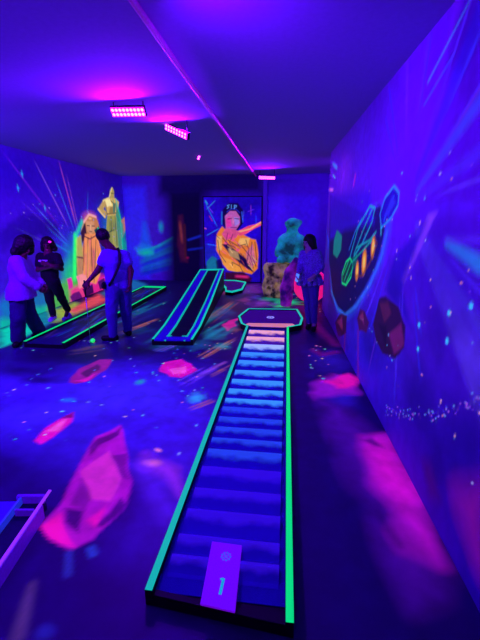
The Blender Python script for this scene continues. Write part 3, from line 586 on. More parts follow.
# ------------------------------------------------------------------ mural panel on the back wall: seated figure in an orange wrap
PX0, PX1, PZ1, PY = -2.52, -.77, 2.56, YB-.09
bc = Canvas(PX0, PX1, .02, PZ1, .0125, '#4a30c8')
bc.blob((-1.415, 2.335), 1.0, .5, '#3020a8', .05, a=.8, tex=.3); bc.blob((-2.368, 0.621), .45, .7, '#2868c8', .12, a=.6, tex=.4); bc.mottle(.3, .25, 41)
for p, q, w, c, g in (((-2.484, 2.427), (-2.096, 1.663), .04, '#30a0ff', .4), ((-2.458, 2.194), (-2.144, 2.482), .03, '#40c0e0', .45), ((-2.482, 2.484), (-2.393, 2.339), .06, '#30d0d0', .5), ((-2.369, 2.047), (-2.249, 1.841), .03, '#ff4090', .4), ((-2.477, 1.421), (-2.034, 1.663), .035, '#30b0ff', .4), ((-2.483, 1.178), (-2.073, 1.120), .05, '#3088ff', .45), ((-2.534, 1.662), (-2.441, 1.632), .05, '#ff70a0', .5),
                      ((-2.394, 2.310), (-2.213, 2.076), .03, '#a050ff', .4), ((-1.084, 2.362), (-1.081, 2.016), .04, '#b040d0', .35), ((-0.930, 2.045), (-0.927, 1.724), .05, '#3060ff', .3), ((-1.294, 2.190), (-1.323, 1.841), .03, '#6070ff', .4), ((-1.203, 2.132), (-0.962, 2.218), .02, '#a040ff', .35)): bc.line([p, q], w*.6, c, g*.8, soft=.03, fade=True)
bc.poly([(-2.465, 0.620), (-2.300, 0.809), (-2.142, 0.749), (-2.085, 0.310), (-2.505, 0.303)], '#18a0a8', .3, soft=.05, wob=.03)
bc.poly([(-2.565, 0.493), (-1.983, 0.751), (-1.897, -0.102), (-2.580, -0.116)], '#160c38', .02, soft=.06, a=.8)
bc.poly([(-2.465, 0.620), (-2.301, 0.778), (-2.175, 0.717), (-2.148, 0.373), (-2.471, 0.367)], '#18a8a0', .3, soft=.04)
bc.poly([(-1.969, 1.841), (-1.934, 2.221), (-1.718, 2.394), (-1.476, 2.392), (-1.324, 2.191), (-1.323, 1.783), (-1.477, 1.605), (-1.848, 1.574)], '#1c1248', .02, soft=.05)
bc.poly([(-1.848, 1.604), (-1.874, 2.017), (-1.720, 2.163), (-1.537, 2.162), (-1.415, 1.988), (-1.415, 1.783), (-1.538, 1.605), (-1.693, 1.575)], '#e070b0', .5, soft=.03)
bc.poly([(-1.845, 1.929), (-1.721, 2.017), (-1.661, 1.723), (-1.816, 1.663)], '#ff40a8', .6, soft=.03); bc.poly([(-1.598, 1.988), (-1.446, 1.959), (-1.446, 1.783), (-1.569, 1.723)], '#c8a0e0', .45, soft=.03)
bc.line([(-1.783, 1.929), (-1.675, 1.944)], .022, '#40103a', .05, soft=.02); bc.line([(-1.568, 1.944), (-1.446, 1.929)], .022, '#40103a', .05, soft=.02)
bc.line([(-1.629, 1.929), (-1.615, 1.782)], .018, '#ff90c0', .7, soft=.02); bc.line([(-1.692, 1.679), (-1.523, 1.679)], .024, '#a01868', .3, soft=.02); bc.line([(-1.812, 2.134), (-1.689, 2.221), (-1.537, 2.220), (-1.415, 2.104)], .025, '#3a48c0', .2, soft=.02)
# three pale marks on the dark hair
for pts in ([(-1.734, 2.336), (-1.795, 2.322), (-1.750, 2.273), (-1.802, 2.235)], [(-1.673, 2.336), (-1.674, 2.235)], [(-1.582, 2.226), (-1.582, 2.330), (-1.518, 2.318), (-1.524, 2.278), (-1.579, 2.272)]): bc.line(pts, .022, '#60a8f0', .6, soft=.02)
bc.line([(-1.965, 2.134), (-1.970, 1.782)], .03, '#30a0e0', .35, soft=.03); bc.line([(-1.354, 2.133), (-1.323, 1.841)], .025, '#4080ff', .35, soft=.03)
ORA, LO, DK, PK = '#ff8a20', '#ffc060', '#3c1038', '#ff3898'
bc.poly([(-1.971, 1.723), (-1.786, 1.544), (-1.415, 1.546), (-1.230, 1.427), (-0.922, 1.309), (-0.855, 0.856), (-0.850, 0.455), (-1.036, 0.265), (-1.289, 0.323), (-1.733, 0.379), (-1.984, 0.689), (-2.170, 0.996), (-2.130, 1.483)], ORA, .62, soft=.04, wob=.02)
bc.poly([(-1.539, 1.545), (-1.170, 1.724), (-0.927, 1.783), (-0.747, 1.871), (-0.745, 1.754), (-0.987, 1.636), (-1.230, 1.487), (-1.415, 1.426)], '#ff5078', .68, soft=.03); bc.line([(-1.477, 1.545), (-1.109, 1.636), (-0.777, 1.827)], .04, '#ffb070', .75, soft=.03)
bc.poly([(-1.847, 1.663), (-1.600, 1.634), (-1.415, 1.546), (-1.539, 1.366), (-1.851, 1.304), (-1.974, 1.484)], '#f05888', .6, soft=.04)
bc.poly([(-1.978, 1.181), (-1.789, 1.183), (-1.102, 0.638), (-0.974, 0.329), (-1.226, 0.450), (-1.666, 0.816)], '#2a0c48', .05, soft=.04); bc.poly([(-1.790, 1.061), (-1.478, 0.941), (-1.415, 0.696), (-1.729, 0.816)], '#d0a860', .5, soft=.04)
bc.poly([(-2.014, 0.813), (-1.667, 0.693), (-1.289, 0.386), (-1.479, 0.320), (-1.796, 0.378), (-1.954, 0.564)], '#ffa838', .7, soft=.04); bc.poly([(-1.415, 1.366), (-1.107, 1.368), (-1.167, 1.127), (-1.477, 1.185)], LO, .7, soft=.04); bc.poly([(-2.131, 1.423), (-1.975, 1.424), (-1.980, 0.998), (-2.106, 0.997)], LO, .68, soft=.04)
bc.poly([(-1.228, 0.944), (-1.013, 1.189), (-0.914, 0.641), (-1.037, 0.453), (-1.195, 0.637)], '#e8788c', .62, soft=.04)
for l in ([(-1.944, 1.363), (-1.789, 1.183), (-1.540, 1.063)], [(-1.353, 1.125), (-1.103, 0.823), (-0.975, 0.454)], [(-1.788, 1.304), (-1.477, 1.124), (-1.229, 1.187)], [(-1.230, 1.307), (-1.135, 1.006), (-1.195, 0.637)], [(-1.044, 1.249), (-1.072, 0.884), (-0.913, 0.517)], [(-2.102, 1.302), (-2.045, 0.874), (-1.858, 0.628)], [(-1.667, 0.631), (-1.415, 0.509), (-1.320, 0.323)], [(-0.952, 1.249), (-0.883, 0.641)]): bc.line(l, .022, DK, .04, soft=.025, a=.9)
for k in range(34):
    u, v = random.random(), random.random(); p = np.array((-2.069, 1.363))*(1-u)*(1-v)+np.array((-1.044, 1.249))*u*(1-v)+np.array((-1.890, 0.565))*(1-u)*v+np.array((-0.912, 0.455))*u*v
    d = np.array((.16, -.2))*random.uniform(.5, 1.2)*(1 if random.random() < .7 else -1); d[0] += random.uniform(-.08, .08)
    bc.line([p, p+d*.5+np.array((random.uniform(-.03, .03), 0)), p+d], .02, random.choice(['#ffd080', '#ff5890', '#5a1840', '#3c1038', '#ffb040', '#c05040', '#ff9060']), random.choice([.75, .6, .1]), soft=.022, a=.85, fade=True)
for p in ((-1.756, 1.425), (-1.852, 1.213), (-1.632, 1.305), (-1.478, 1.003)): bc.blob(p, .09, .07, PK, .75, a=.9)
for l in ([(-1.787, 1.514), (-1.851, 1.243), (-1.727, 1.122)], [(-1.632, 1.485), (-1.695, 1.305)]): bc.line(l, .02, '#a01060', .3, soft=.02)
bc.poly([(-1.893, 0.313), (-1.289, 0.323), (-1.035, 0.139), (-1.097, -0.053), (-1.865, -0.069)], '#601030', .16, soft=.06); bc.line([(-1.606, 0.192), (-1.098, 0.169)], .07, '#f02880', .6, soft=.07, fade=True)
m_bc = paint_mat('figure_mural_paint', .6, .25, 1.1, nmix=.15)
pr = empty('mural_panel', ((PX0+PX1)/2, PY, 0)); tag(pr, 'tall mural panel of a seated figure wrapped in orange on the far wall', 'mural')
d0 = np.array(((PX0+PX1)/2, PY, 0))
painted_plane('painting', bc, lambda U, V: (U-d0[0], 0*U-.001, V), m_bc, parent=pr)
MB().box((PX0-.03-d0[0], 0, 0), (PX1+.03-d0[0], .06, PZ1+.03)).build('backing_board', m_dark, pr)

# ------------------------------------------------------------------ lane 1: rippled lane with the octagonal green
LX0, LX1, LY0, LY1, LZ = -.655, .092, 1.36, 6.27, .10
lane = empty('minigolf_lane', (-.285, 4.0, 0)); tag(lane, 'long rippled mini golf lane with green glowing edges and a purple tee mat', 'mini golf lane')
O1 = (-.285, 4.0, 0)
OCT = [(.092, 6.25), (.31, 6.42), (.365, 6.9), (.28, 7.64), (-.76, 7.56), (-.885, 6.9), (-.765, 6.38), (-.655, 6.25)]
m_oct = mat('octagon_felt', '#382080', .9, fluor='#500878', fs=.28, bump=.3, bscale=150)
MB().prism([(LX0, LY0+.02), (LX1, LY0-.05), (LX1, LY1), (LX0, LY1)], .0, .05).build('base', m_black, lane, O1).location = (0, 0, 0)
def part(mb, name, m, parent, o=(0, 0, 0), bevel=0.0):   # child mesh given in world metres under a root at o
    return mb.build(name, m, parent, o, bevel)
part(MB().bar((LX0+.02, LY0+.02), (LX0+.02, LY1), .04, .05, LZ-.004), 'side_rail', m_black, lane, O1)
part(MB().bar((LX1-.02, LY0-.05), (LX1-.02, LY1), .04, .05, LZ-.004), 'side_rail', m_black, lane, O1)
part(MB().bar((LX0+.04, LY0+.035), (LX1-.04, LY0-.03), .03, .05, LZ-.03), 'end_board', m_black, lane, O1)
part(MB().bar((LX0+.02, LY0+.02), (LX0+.02, LY1), .038, LZ-.004, LZ), 'glow_tape', m_tape_t, lane, O1)
part(MB().bar((LX1-.02, LY0-.05), (LX1-.02, LY1), .038, LZ-.004, LZ), 'glow_tape', m_tape_g, lane, O1)
part(MB().box((LX0+.04, LY0+.05, .045), (LX1-.04, LY1-.01, .055)), 'lane_bed', mat('deep_blue_carpet', '#2c20a0', .9, bump=.4, bscale=200), lane, O1)
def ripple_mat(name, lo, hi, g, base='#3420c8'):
    """carpeted board whose emission brightens towards the far crest"""
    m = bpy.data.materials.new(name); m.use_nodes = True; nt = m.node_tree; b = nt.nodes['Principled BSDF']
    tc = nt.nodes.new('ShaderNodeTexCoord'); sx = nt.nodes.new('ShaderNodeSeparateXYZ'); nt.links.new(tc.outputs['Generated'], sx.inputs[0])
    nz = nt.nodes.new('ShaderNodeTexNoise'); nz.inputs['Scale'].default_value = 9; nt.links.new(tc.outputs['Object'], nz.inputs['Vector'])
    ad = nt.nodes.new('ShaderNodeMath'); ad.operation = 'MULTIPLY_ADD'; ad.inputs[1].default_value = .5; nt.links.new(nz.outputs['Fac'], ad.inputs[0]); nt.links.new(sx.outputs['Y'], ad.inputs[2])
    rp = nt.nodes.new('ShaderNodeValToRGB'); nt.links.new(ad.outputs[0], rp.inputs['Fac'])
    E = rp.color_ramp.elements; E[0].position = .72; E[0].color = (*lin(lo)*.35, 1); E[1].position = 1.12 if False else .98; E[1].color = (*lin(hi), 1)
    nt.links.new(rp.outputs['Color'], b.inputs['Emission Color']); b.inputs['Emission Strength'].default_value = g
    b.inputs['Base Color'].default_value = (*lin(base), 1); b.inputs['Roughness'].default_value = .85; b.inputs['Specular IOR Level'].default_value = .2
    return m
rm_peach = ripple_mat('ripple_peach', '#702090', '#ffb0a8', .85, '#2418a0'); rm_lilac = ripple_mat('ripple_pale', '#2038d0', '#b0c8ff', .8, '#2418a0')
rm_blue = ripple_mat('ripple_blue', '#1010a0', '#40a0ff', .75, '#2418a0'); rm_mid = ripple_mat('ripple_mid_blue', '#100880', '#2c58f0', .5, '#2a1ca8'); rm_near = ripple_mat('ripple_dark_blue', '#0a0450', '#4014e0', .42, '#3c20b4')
ripY = [(-0.227, 6.028), (-0.211, 5.664), (-0.195, 5.292), (-0.179, 4.930), (-0.165, 4.614), (-0.150, 4.276), (-0.138, 3.999), (-0.126, 3.742), (-0.168, 3.512), (-0.188, 3.327), (-0.194, 3.132), (-0.199, 2.955), (-0.212, 2.778), (-0.214, 2.614), (-0.217, 2.392), (-0.215, 2.155), (-0.208, 1.959), (-0.204, 1.756), (-0.198, 1.616)]
ripY = [p[1] for p in ripY]
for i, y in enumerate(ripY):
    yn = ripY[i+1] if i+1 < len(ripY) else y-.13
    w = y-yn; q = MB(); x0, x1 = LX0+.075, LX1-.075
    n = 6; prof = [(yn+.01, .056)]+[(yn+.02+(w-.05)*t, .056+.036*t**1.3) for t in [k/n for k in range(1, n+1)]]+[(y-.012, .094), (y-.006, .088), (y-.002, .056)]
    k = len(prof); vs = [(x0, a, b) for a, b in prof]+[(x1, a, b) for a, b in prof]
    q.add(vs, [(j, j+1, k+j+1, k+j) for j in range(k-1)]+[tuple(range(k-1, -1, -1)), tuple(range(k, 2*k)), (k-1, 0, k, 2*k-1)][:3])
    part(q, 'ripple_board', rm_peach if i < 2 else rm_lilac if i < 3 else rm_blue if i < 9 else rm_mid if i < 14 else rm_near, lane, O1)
part(MB().prism(offset_poly(OCT, .02), 0, .06), 'green_base', m_black, lane, O1)
part(rim(MB(), OCT, 0, .04, .0, LZ-.004, closed=False), 'green_rail', m_black, lane, O1)
part(rim(MB(), OCT, .0, .04, LZ-.004, LZ, closed=False), 'glow_tape', m_tape_c, lane, O1)
part(MB().prism(offset_poly(OCT, .04), .06, .075), 'green_felt', m_oct, lane, O1)
part(MB().prism([(-.57, 6.30), (.01, 6.30), (.2, 6.47), (.16, 6.56), (-.64, 6.50), (-.68, 6.42)], .075, .078), 'lip_strip', mat('peach_fluorescent_paint', '#d080a0', .8, fluor='#f09070', fs=.65), lane, O1)
part(MB().disc((-0.258, 6.959), .045, .075, .075, .082), 'cup_ring', m_white, lane, O1)
part(MB().disc((-0.258, 6.959), 0, .045, .0752, .0765), 'cup', m_black, lane, O1)
part(MB().disc((-0.258, 6.959), 0, .02, .0766, .079), 'cup_plug', m_white, lane, O1)
# tee mat with its ball mark and the numeral 1
tp = [(-0.373, 1.707), (-0.197, 1.701), (-0.186, 1.324), (-0.360, 1.341)]
tee = part(MB().prism([tp[3], tp[2], tp[1], tp[0]], .088, .1), 'tee_mat', mat('purple_tee_rubber', '#9050e0', .8, fluor='#8008e0', fs=.5, bump=.2, bscale=120), lane, O1, .004)
tc_ = (-0.276, 1.616); ring = MB(); r0 = .024
for k in range(9):
    a = 2*math.pi*k/9; ring.disc((tc_[0]+r0*math.cos(a), tc_[1]+r0*math.sin(a)), 0, .0055, .1, .1012, 10)
for a in (.78, 2.35, 3.93, 5.5, 0): ring.disc((tc_[0]+(.011*math.cos(a) if a else 0), tc_[1]+(.011*math.sin(a) if a else 0)), 0, .0042, .1, .1012, 10)
part(ring, 'ball_emblem', mat('blue_print', '#3050ff', .7, fluor='#4060ff', fs=.75), tee, O1)
n1 = [(-0.268, 1.485), (-0.272, 1.399)]; n2 = (-0.285, 1.479)
part(MB().bar(n1[0], n1[1], .0145, .1, .1014).bar(n1[0], n2, .009, .1, .1016), 'numeral_one', mat('teal_print', '#10b0b0', .7, fluor='#10b8b8', fs=.7), tee, O1)

# ------------------------------------------------------------------ lane 2: ramp with a dark gutter and blue shoulders
O2 = (-1.8, 7.5, 0)
ramp = empty('minigolf_ramp', O2); tag(ramp, 'raised mini golf ramp with cyan edges and blue shoulders around a dark gutter', 'mini golf ramp')
ST = [((-2.04, 5.30), (-1.40, 5.36), .10), ((-2.12, 6.12), (-1.44, 6.12), .10), ((-2.20, 7.4), (-1.52, 7.5), .24), ((-2.31, 9.86), (-1.68, 10.06), .60)]
def rpt(i, t): a, b, z = ST[i]; return (a[0]+(b[0]-a[0])*t, a[1]+(b[1]-a[1])*t, z)
def rstrip(t0, t1, dz0, dz1, i0=0, i1=3, floor=False):
    mb = MB()
    for i in range(i0, i1):
        c = [rpt(i, t0), rpt(i, t1), rpt(i+1, t1), rpt(i+1, t0)]
        mb.hexa([(x, y, 0 if floor else z+dz0) for x, y, z in c], [(x, y, z+dz1) for x, y, z in c])
    return mb
part(rstrip(0, 1, 0, -.03, floor=True), 'ramp_body', m_black, ramp, O2)
for t in (0, .945): part(rstrip(t, t+.055, -.031, 0), 'edge_rail', m_black, ramp, O2); part(rstrip(t, t+.055, 0, .004), 'glow_tape', m_tape_c, ramp, O2)
part(rstrip(.055, .30, -.031, -.012), 'shoulder', m_blue_lane, ramp, O2); part(rstrip(.82, .945, -.031, -.012), 'shoulder', m_blue_lane, ramp, O2)
for t in (.30, .775): part(rstrip(t, t+.045, -.031, -.008), 'gutter_tape', m_tape_t, ramp, O2)
g_ = MB()
part(rstrip(.345, .775, -.031, -.026), 'gutter', m_lane_dark, ramp, O2)
a_, b_, c_, d_ = [rpt(0, .06), rpt(0, .94), rpt(1, .94), rpt(1, .06)]
mix = lambda p, q, t: tuple(p[i]+(q[i]-p[i])*t for i in range(3))
part(MB().hexa([(*a_[:2], .07), (*b_[:2], .07), (*mix(b_, c_, .2)[:2], .07), (*mix(a_, d_, .2)[:2], .07)], [(*a_[:2], .094), (*b_[:2], .094), (*mix(b_, c_, .2)[:2], .094), (*mix(a_, d_, .2)[:2], .094)]), 'start_pad', m_blue_lane, ramp, O2)
for t0, t1 in ((.30, .43), (.69, .82)): part(MB().hexa([(*rpt(0, t0)[:2], .094), (*rpt(0, t1)[:2], .094), (rpt(0, t1)[0], rpt(0, t1)[1]+.22, .094), (rpt(0, t0)[0], rpt(0, t0)[1]+.22, .094)], [(*rpt(0, t0)[:2], .098), (*rpt(0, t1)[:2], .098), (rpt(0, t1)[0], rpt(0, t1)[1]+.22, .098), (rpt(0, t0)[0], rpt(0, t0)[1]+.22, .098)]) if False else MB().bar((rpt(0, t0)[0]-.02, rpt(0, t0)[1]+.19), (rpt(0, t1)[0]-.02, rpt(0, t1)[1]+.19), .04, .094, .098), 'gutter_end_tape', m_tape_t, ramp, O2)
p, q = rpt(3, 0), rpt(3, 1)
part(MB().bar(p, q, .04, p[2]-.03, p[2]+.005), 'top_tape', m_tape_c, ramp, O2)
# landing green behind the ramp
O2b = (-1.45, 10.2, 0)
lg = empty('landing_green', O2b); tag(lg, 'low landing green with a cyan rim behind the foot of the tall ramp end', 'mini golf green')
LP = [(-1.35, 9.35), (-1.13, 9.75), (-1.15, 10.9), (-1.5, 11.2), (-1.9, 11.2), (-1.95, 10.9), (-1.62, 9.9), (-1.55, 9.45)]
part(MB().prism(LP, 0, .08), 'base', m_black, lg, O2b); part(rim(MB(), LP, 0, .035, .08, .12), 'rim_rail', m_tape_c, lg, O2b)
part(MB().prism(offset_poly(LP, .06), .08, .1), 'felt', m_oct, lg, O2b)

# ------------------------------------------------------------------ lane 3: low lane on the left
O3 = (-3.6, 7.4, 0)
l3 = empty('minigolf_lane', O3); tag(l3, 'low dark mini golf lane with green edges below the statue mural', 'mini golf lane')
X0, X1, Y0, Y1 = -3.97, -3.30, 4.97, 9.95
part(MB().box((X0, Y0, 0), (X1, Y1, .06)), 'base', m_black, l3, O3)
for x in (X0+.02, X1-.02):
    part(MB().bar((x, Y0), (x, Y1), .04, .06, .096), 'side_rail', m_black, l3, O3); part(MB().bar((x, Y0), (x, Y1), .04, .096, .1), 'glow_tape', m_tape_g, l3, O3)
part(MB().bar((X0+.04, Y1-.02), (X1-.04, Y1-.02), .04, .06, .1), 'end_tape', m_tape_g, l3, O3)
lc = Canvas(X0+.04, X1-.04, Y0, Y1-.04, .02, '#1c1850')
for k in range(60):
    y = random.uniform(Y0, Y1-.6); x = random.uniform(X0+.08, X1-.08); dx = random.uniform(-.12, .12)
    lc.line([(x, y), (x+dx, y+random.uniform(.3, .9))], .02, random.choice(['#2050e0', '#3060ff', '#a06050', '#4020c0', '#20a0c0', '#704080']), random.uniform(.1, .4), soft=.03, a=.8, fade=True)
o = painted_plane('lane_bed', lc, lambda U, V: (U-O3[0], V-O3[1], 0*U+.064), paint_mat('lane_paint', .6, .3, .8), parent=l3)

# ------------------------------------------------------------------ lane 4: end of a lane at the lower left
e0 = np.array((-1.557, 1.974)); e1 = np.array((-1.481, 1.418)); dv = (e1-e0)/np.linalg.norm(e1-e0); nv = np.array((dv[1], -dv[0])) if dv[1] < 0 and False else np.array((dv[1], -dv[0]))
if nv[0] > 0: nv = -nv
E0, E1 = e0, e0+dv*1.9; O4 = (float(e0[0]), float(e0[1]), 0)
l4 = empty('minigolf_lane', O4); tag(l4, 'end of a purple mini golf lane at the lower left edge of the floor', 'mini golf lane')
A = lambda s, w: tuple(E0+dv*s+nv*w)
m_side = mat('violet_side_board', '#8048d0', .5, fluor='#5008d0', fs=.3, spec=.5)
part(MB().prism([A(.05, .01), A(.05, .7), A(1.9, .7), A(1.9, .01)], 0, .05), 'base', mat('deep_blue_board', '#1c1450', .7), l4, O4)
part(MB().bar(A(.13, .0), A(1.9, .0), .03, 0, .102), 'side_board', m_side, l4, O4)
part(MB().bar(A(0, .0), A(1.9, .0), .018, .102, .112), 'edge_trim', mat('lilac_trim', '#d080ff', .4, fluor='#b040e8', fs=.5, spec=.6), l4, O4)
part(MB().bar(A(.05, .17), A(1.9, .17), .014, .05, .10), 'inner_rail', mat('blue_trim', '#6070ff', .4, fluor='#2848d8', fs=.3, spec=.6), l4, O4)
part(MB().bar(A(.045, .02), A(.045, .20), .025, .05, .106), 'end_stop', m_side, l4, O4)
part(MB().bar(A(.16, .03), A(.16, .15), .016, .05, .095), 'cross_bar', m_side, l4, O4)
part(MB().prism([A(.06, .19), A(.06, .7), A(1.9, .7), A(1.9, .19)], .05, .07), 'lane_bed', mat('violet_lane_carpet', '#5a40ff', .85, fluor='#2808d0', fs=.4, bump=.3, bscale=150), l4, O4)

# ------------------------------------------------------------------ ceiling lights: ultraviolet LED bars
m_led = mat('lit_uv_led', '#ff40ff', .4, fluor='#ff60f0', fs=7.0); m_lens = mat('lit_diffuser', '#c020ff', .4, fluor='#e808ff', fs=2.6)
UV = (.16, .0, 1.0)
def area(name, loc, aim, sx, sy, w, spread=math.pi, col=UV):
    l = bpy.data.lights.new(name, 'AREA'); l.shape = 'RECTANGLE'; l.size = sx; l.size_y = sy; l.energy = w*.8; l.color = col; l.spread = spread
    o = bpy.data.objects.new(name, l); COL.objects.link(o); o.location = loc
    o.rotation_euler = (Vector(aim)-Vector(loc)).to_track_quat('-Z', 'Y').to_euler()
    return o
def led_bar(a, b, h, n, label, cols, rows, watts, aim, up=None):
    a, b, n = Vector(a), Vector(b), Vector(n).normalized(); c = (a+b)/2; u = (b-a); L = u.length; u.normalize()
    n = (n-u*n.dot(u)).normalized(); w = u.cross(n).normalized()
    if w.z < 0: w = -w
    root = empty('led_bar_light', c); tag(root, label, 'ceiling light', 'ultraviolet LED bars under the ceiling')
    def bx(ul, uh, wl, wh, nl, nh):
        g = lambda i, j, k: tuple(u*i+w*j+n*k)
        return MB().hexa([g(ul, wl, nl), g(uh, wl, nl), g(uh, wh, nl), g(ul, wh, nl)], [g(ul, wl, nh), g(uh, wl, nh), g(uh, wh, nh), g(ul, wh, nh)])
    bx(-L/2-.006, L/2+.006, -h/2-.004, h/2+.004, -.05, -.01).build('housing', m_steel_dark, root)
    bx(-L/2, L/2, -h/2, h/2, -.01, 0).build('lens', m_lens, root)
    led0 = None
    for r in range(rows):
        for k in range(cols):
            p = u*((k+.5)/cols-.5)*L+w*((r+.5)/rows-.5)*h
            if led0 is None:
                rr = min(L/cols, h/rows)*.40; q = MB(); A_ = [2*math.pi*i/12 for i in range(12)]
                vs = [tuple((u*math.cos(t)+w*math.sin(t))*rr) for t in A_]+[tuple((u*math.cos(t)+w*math.sin(t))*rr*.7+n*.008) for t in A_]
                q.add(vs, [tuple(range(11, -1, -1)), tuple(range(12, 24))]+[(i, (i+1) % 12, 12+(i+1) % 12, 12+i) for i in range(12)])
                led0 = q.build('led', m_led, root); o_ = led0
            else: o_ = led0.copy(); COL.objects.link(o_); o_.parent = root
            o_.location = p+n*.0005
    zc = H_ROOM-c.z
    for s in (-1, 1):
        p0 = u*s*(L/2-.02)-n*.03; MB().tube([tuple(p0), (p0.x, p0.y, zc)], .007, 8).build('bracket', m_steel_dark, root)
    area('uv_area_light', c+n*.03, c+Vector(aim), L, h, watts)
    return root
led_bar((-2.036, 4.500, 3.089), (-1.643, 4.500, 3.082), .10, (.15, -.75, -.65), 'widest LED bar, level, glowing magenta nearest the viewer', 9, 2, 115, (-.15, -1, -.3))
led_bar((-1.757, 5.600, 3.178), (-1.385, 5.350, 2.990), .08, (.1, -.9, -.4), 'tilted LED bar glowing magenta, right of the widest one', 8, 2, 80, (-.1, -1, -.25))
led_bar((-1.835, 8.300, 3.324), (-1.905, 8.250, 3.132), .05, (.2, -.9, -.3), 'smallest LED bar, turned almost upright, farthest back on the left', 5, 1, 55, (-.4, -.9, -.35))
led_bar((-0.785, 10.600, 3.005), (-0.355, 10.600, 2.987), .075, (.0, -.9, -.3), 'short level LED bar glowing magenta in front of the back wall', 8, 2, 70, (-.2, -1, -.3))
# bare lamps out of view: the bar row carried on, then added wall fills
area('uv_area_light', (-1.85, 1.6, 3.05), (-2.8, 3.0, 0), .4, .1, 30)
area('uv_area_light', (-1.85, -1.6, 3.05), (-.6, 2.0, 0), .4, .1, 20)
area('uv_area_light', (-3.7, 2.2, 3.05), (-5.1, 7.6, 1.6), .4, .1, 250, 2.2)  # added unseen lamp, brightens the left wall
area('uv_area_light', (1.9, 9.0, 3.0), (-.8, 11.3, 1.2), .4, .1, 42, 2.6)  # added lamp hidden behind the right wall's end, brightens the back corner
area('uv_area_light', (-4.6, 4.0, 3.1), (-3.6, 11.3, 1.5), .4, .1, 30, 2.0)  # added unseen lamp, fills the left of the back wall
area('uv_area_light', (-.6, 2.2, 3.0), (1.0, 6.0, 2.3), .4, .1, 30, 1.9)  # added unseen lamp, brightens the right wall mural
area('uv_area_light', (-.5, .4, 3.0), (1.0, 3.4, 1.9), .4, .1, 10, 1.9)  # added unseen fill for the nearer part of the right wall

# ------------------------------------------------------------------ props in the far right corner
def fluo_rock(name, c0, c1, f0, f1, g, scale=5, rough=.8):
    m = bpy.data.materials.new(name); m.use_nodes = True; nt = m.node_tree; b = nt.nodes['Principled BSDF']
    tc = nt.nodes.new('ShaderNodeTexCoord'); nz = nt.nodes.new('ShaderNodeTexNoise'); nz.inputs['Scale'].default_value = scale; nz.inputs['Detail'].default_value = 4
    nt.links.new(tc.outputs['Object'], nz.inputs['Vector'])
    for x0, x1, s in ((c0, c1, 'Base Color'), (f0, f1, 'Emission Color')):
        rp = nt.nodes.new('ShaderNodeValToRGB'); rp.color_ramp.elements[0].position = .38; rp.color_ramp.elements[1].position = .62
        rp.color_ramp.elements[0].color = (*lin(x0), 1); rp.color_ramp.elements[1].color = (*lin(x1), 1)
        nt.links.new(nz.outputs['Fac'], rp.inputs['Fac']); nt.links.new(rp.outputs['Color'], b.inputs[s])
    b.inputs['Emission Strength'].default_value = g; b.inputs['Roughness'].default_value = rough
    return m
def V3(p): return np.array(p, float)
# brown rock with hollows
rc = V3((-0.193, 9.450, -0.051)); rc[2] = 0; s = Sculpt()
s.limb(rc+(0, .05, .1), rc+(0, .05, .55), .34, .33, .1).ball(rc+(-.12, 0, .72), (.24, .3, .2), .1).ball(rc+(.16, .05, .7), (.22, .3, .2), .1).ball(rc+(0, 0, .25), (.38, .38, .3), .1)
s.carve(rc+(-.1, -.36, .55), (.08, .16, .1), .04).carve(rc+(.12, -.36, .58), (.07, .16, .09), .04).carve(rc+(0, -.38, .33), (.06, .14, .09), .04).carve(rc+(.2, -.34, .25), (.05, .14, .12), .04).carve(rc+(-.2, -.34, .2), (.06, .14, .14), .04).cut(rc, (0, 0, -1)).cut((0, 0, .84), (0, 0, 1))
o = s.mesh('rock', .02, fluo_rock('brown_rock_paint', '#302018', '#a08060', '#100808', '#806848', .75), None, tuple(rc), .02, .12); tag(o, 'brown pitted boulder at the far right, below the teal statue', 'rock')
# teal statue: hunched seated stone figure
tcn = V3((0.099, 9.500, 1.174)); tcn[2] = .80; s = Sculpt()
s.limb(tcn+(0, .1, .12), tcn+(.0, .08, .55), .26, .24, .1).limb(tcn+(.02, .05, .6), tcn+(.05, .02, .95), .17, .13, .08).ball(tcn+(.06, 0, 1.02), (.19, .17, .11), .05)
s.limb(tcn+(-.2, .05, .62), tcn+(-.27, -.1, .3), .1, .085, .06).limb(tcn+(-.27, -.1, .3), tcn+(-.02, -.26, .2), .085, .075, .05).limb(tcn+(.24, .05, .62), tcn+(.3, -.08, .32), .1, .085, .06).limb(tcn+(.3, -.08, .32), tcn+(.1, -.25, .2), .085, .07, .05)
s.limb(tcn+(-.12, 0, .1), tcn+(-.2, -.3, .12), .13, .11, .06).limb(tcn+(.14, 0, .1), tcn+(.2, -.3, .12), .13, .11, .06).limb(tcn+(-.2, -.3, .12), tcn+(-.2, -.3, -.12), .1, .08, .05).limb(tcn+(.2, -.3, .12), tcn+(.2, -.3, -.1), .1, .08, .05)
s.ball(tcn+(0, -.14, .97), (.035, .05, .05), .02).carve(tcn+(-.02, -.17, 1.0), (.03, .05, .022), .01).carve(tcn+(.12, -.17, 1.0), (.03, .05, .022), .01)
s.cut((0, 0, .90), (0, 0, -1))
o = s.mesh('statue', .018, fluo_rock('teal_stone_paint', '#083038', '#20a098', '#043838', '#0c9088', .6, 3), None, tuple(tcn), .04, .2); tag(o, 'teal seated stone statue resting on the brown boulder', 'statue')
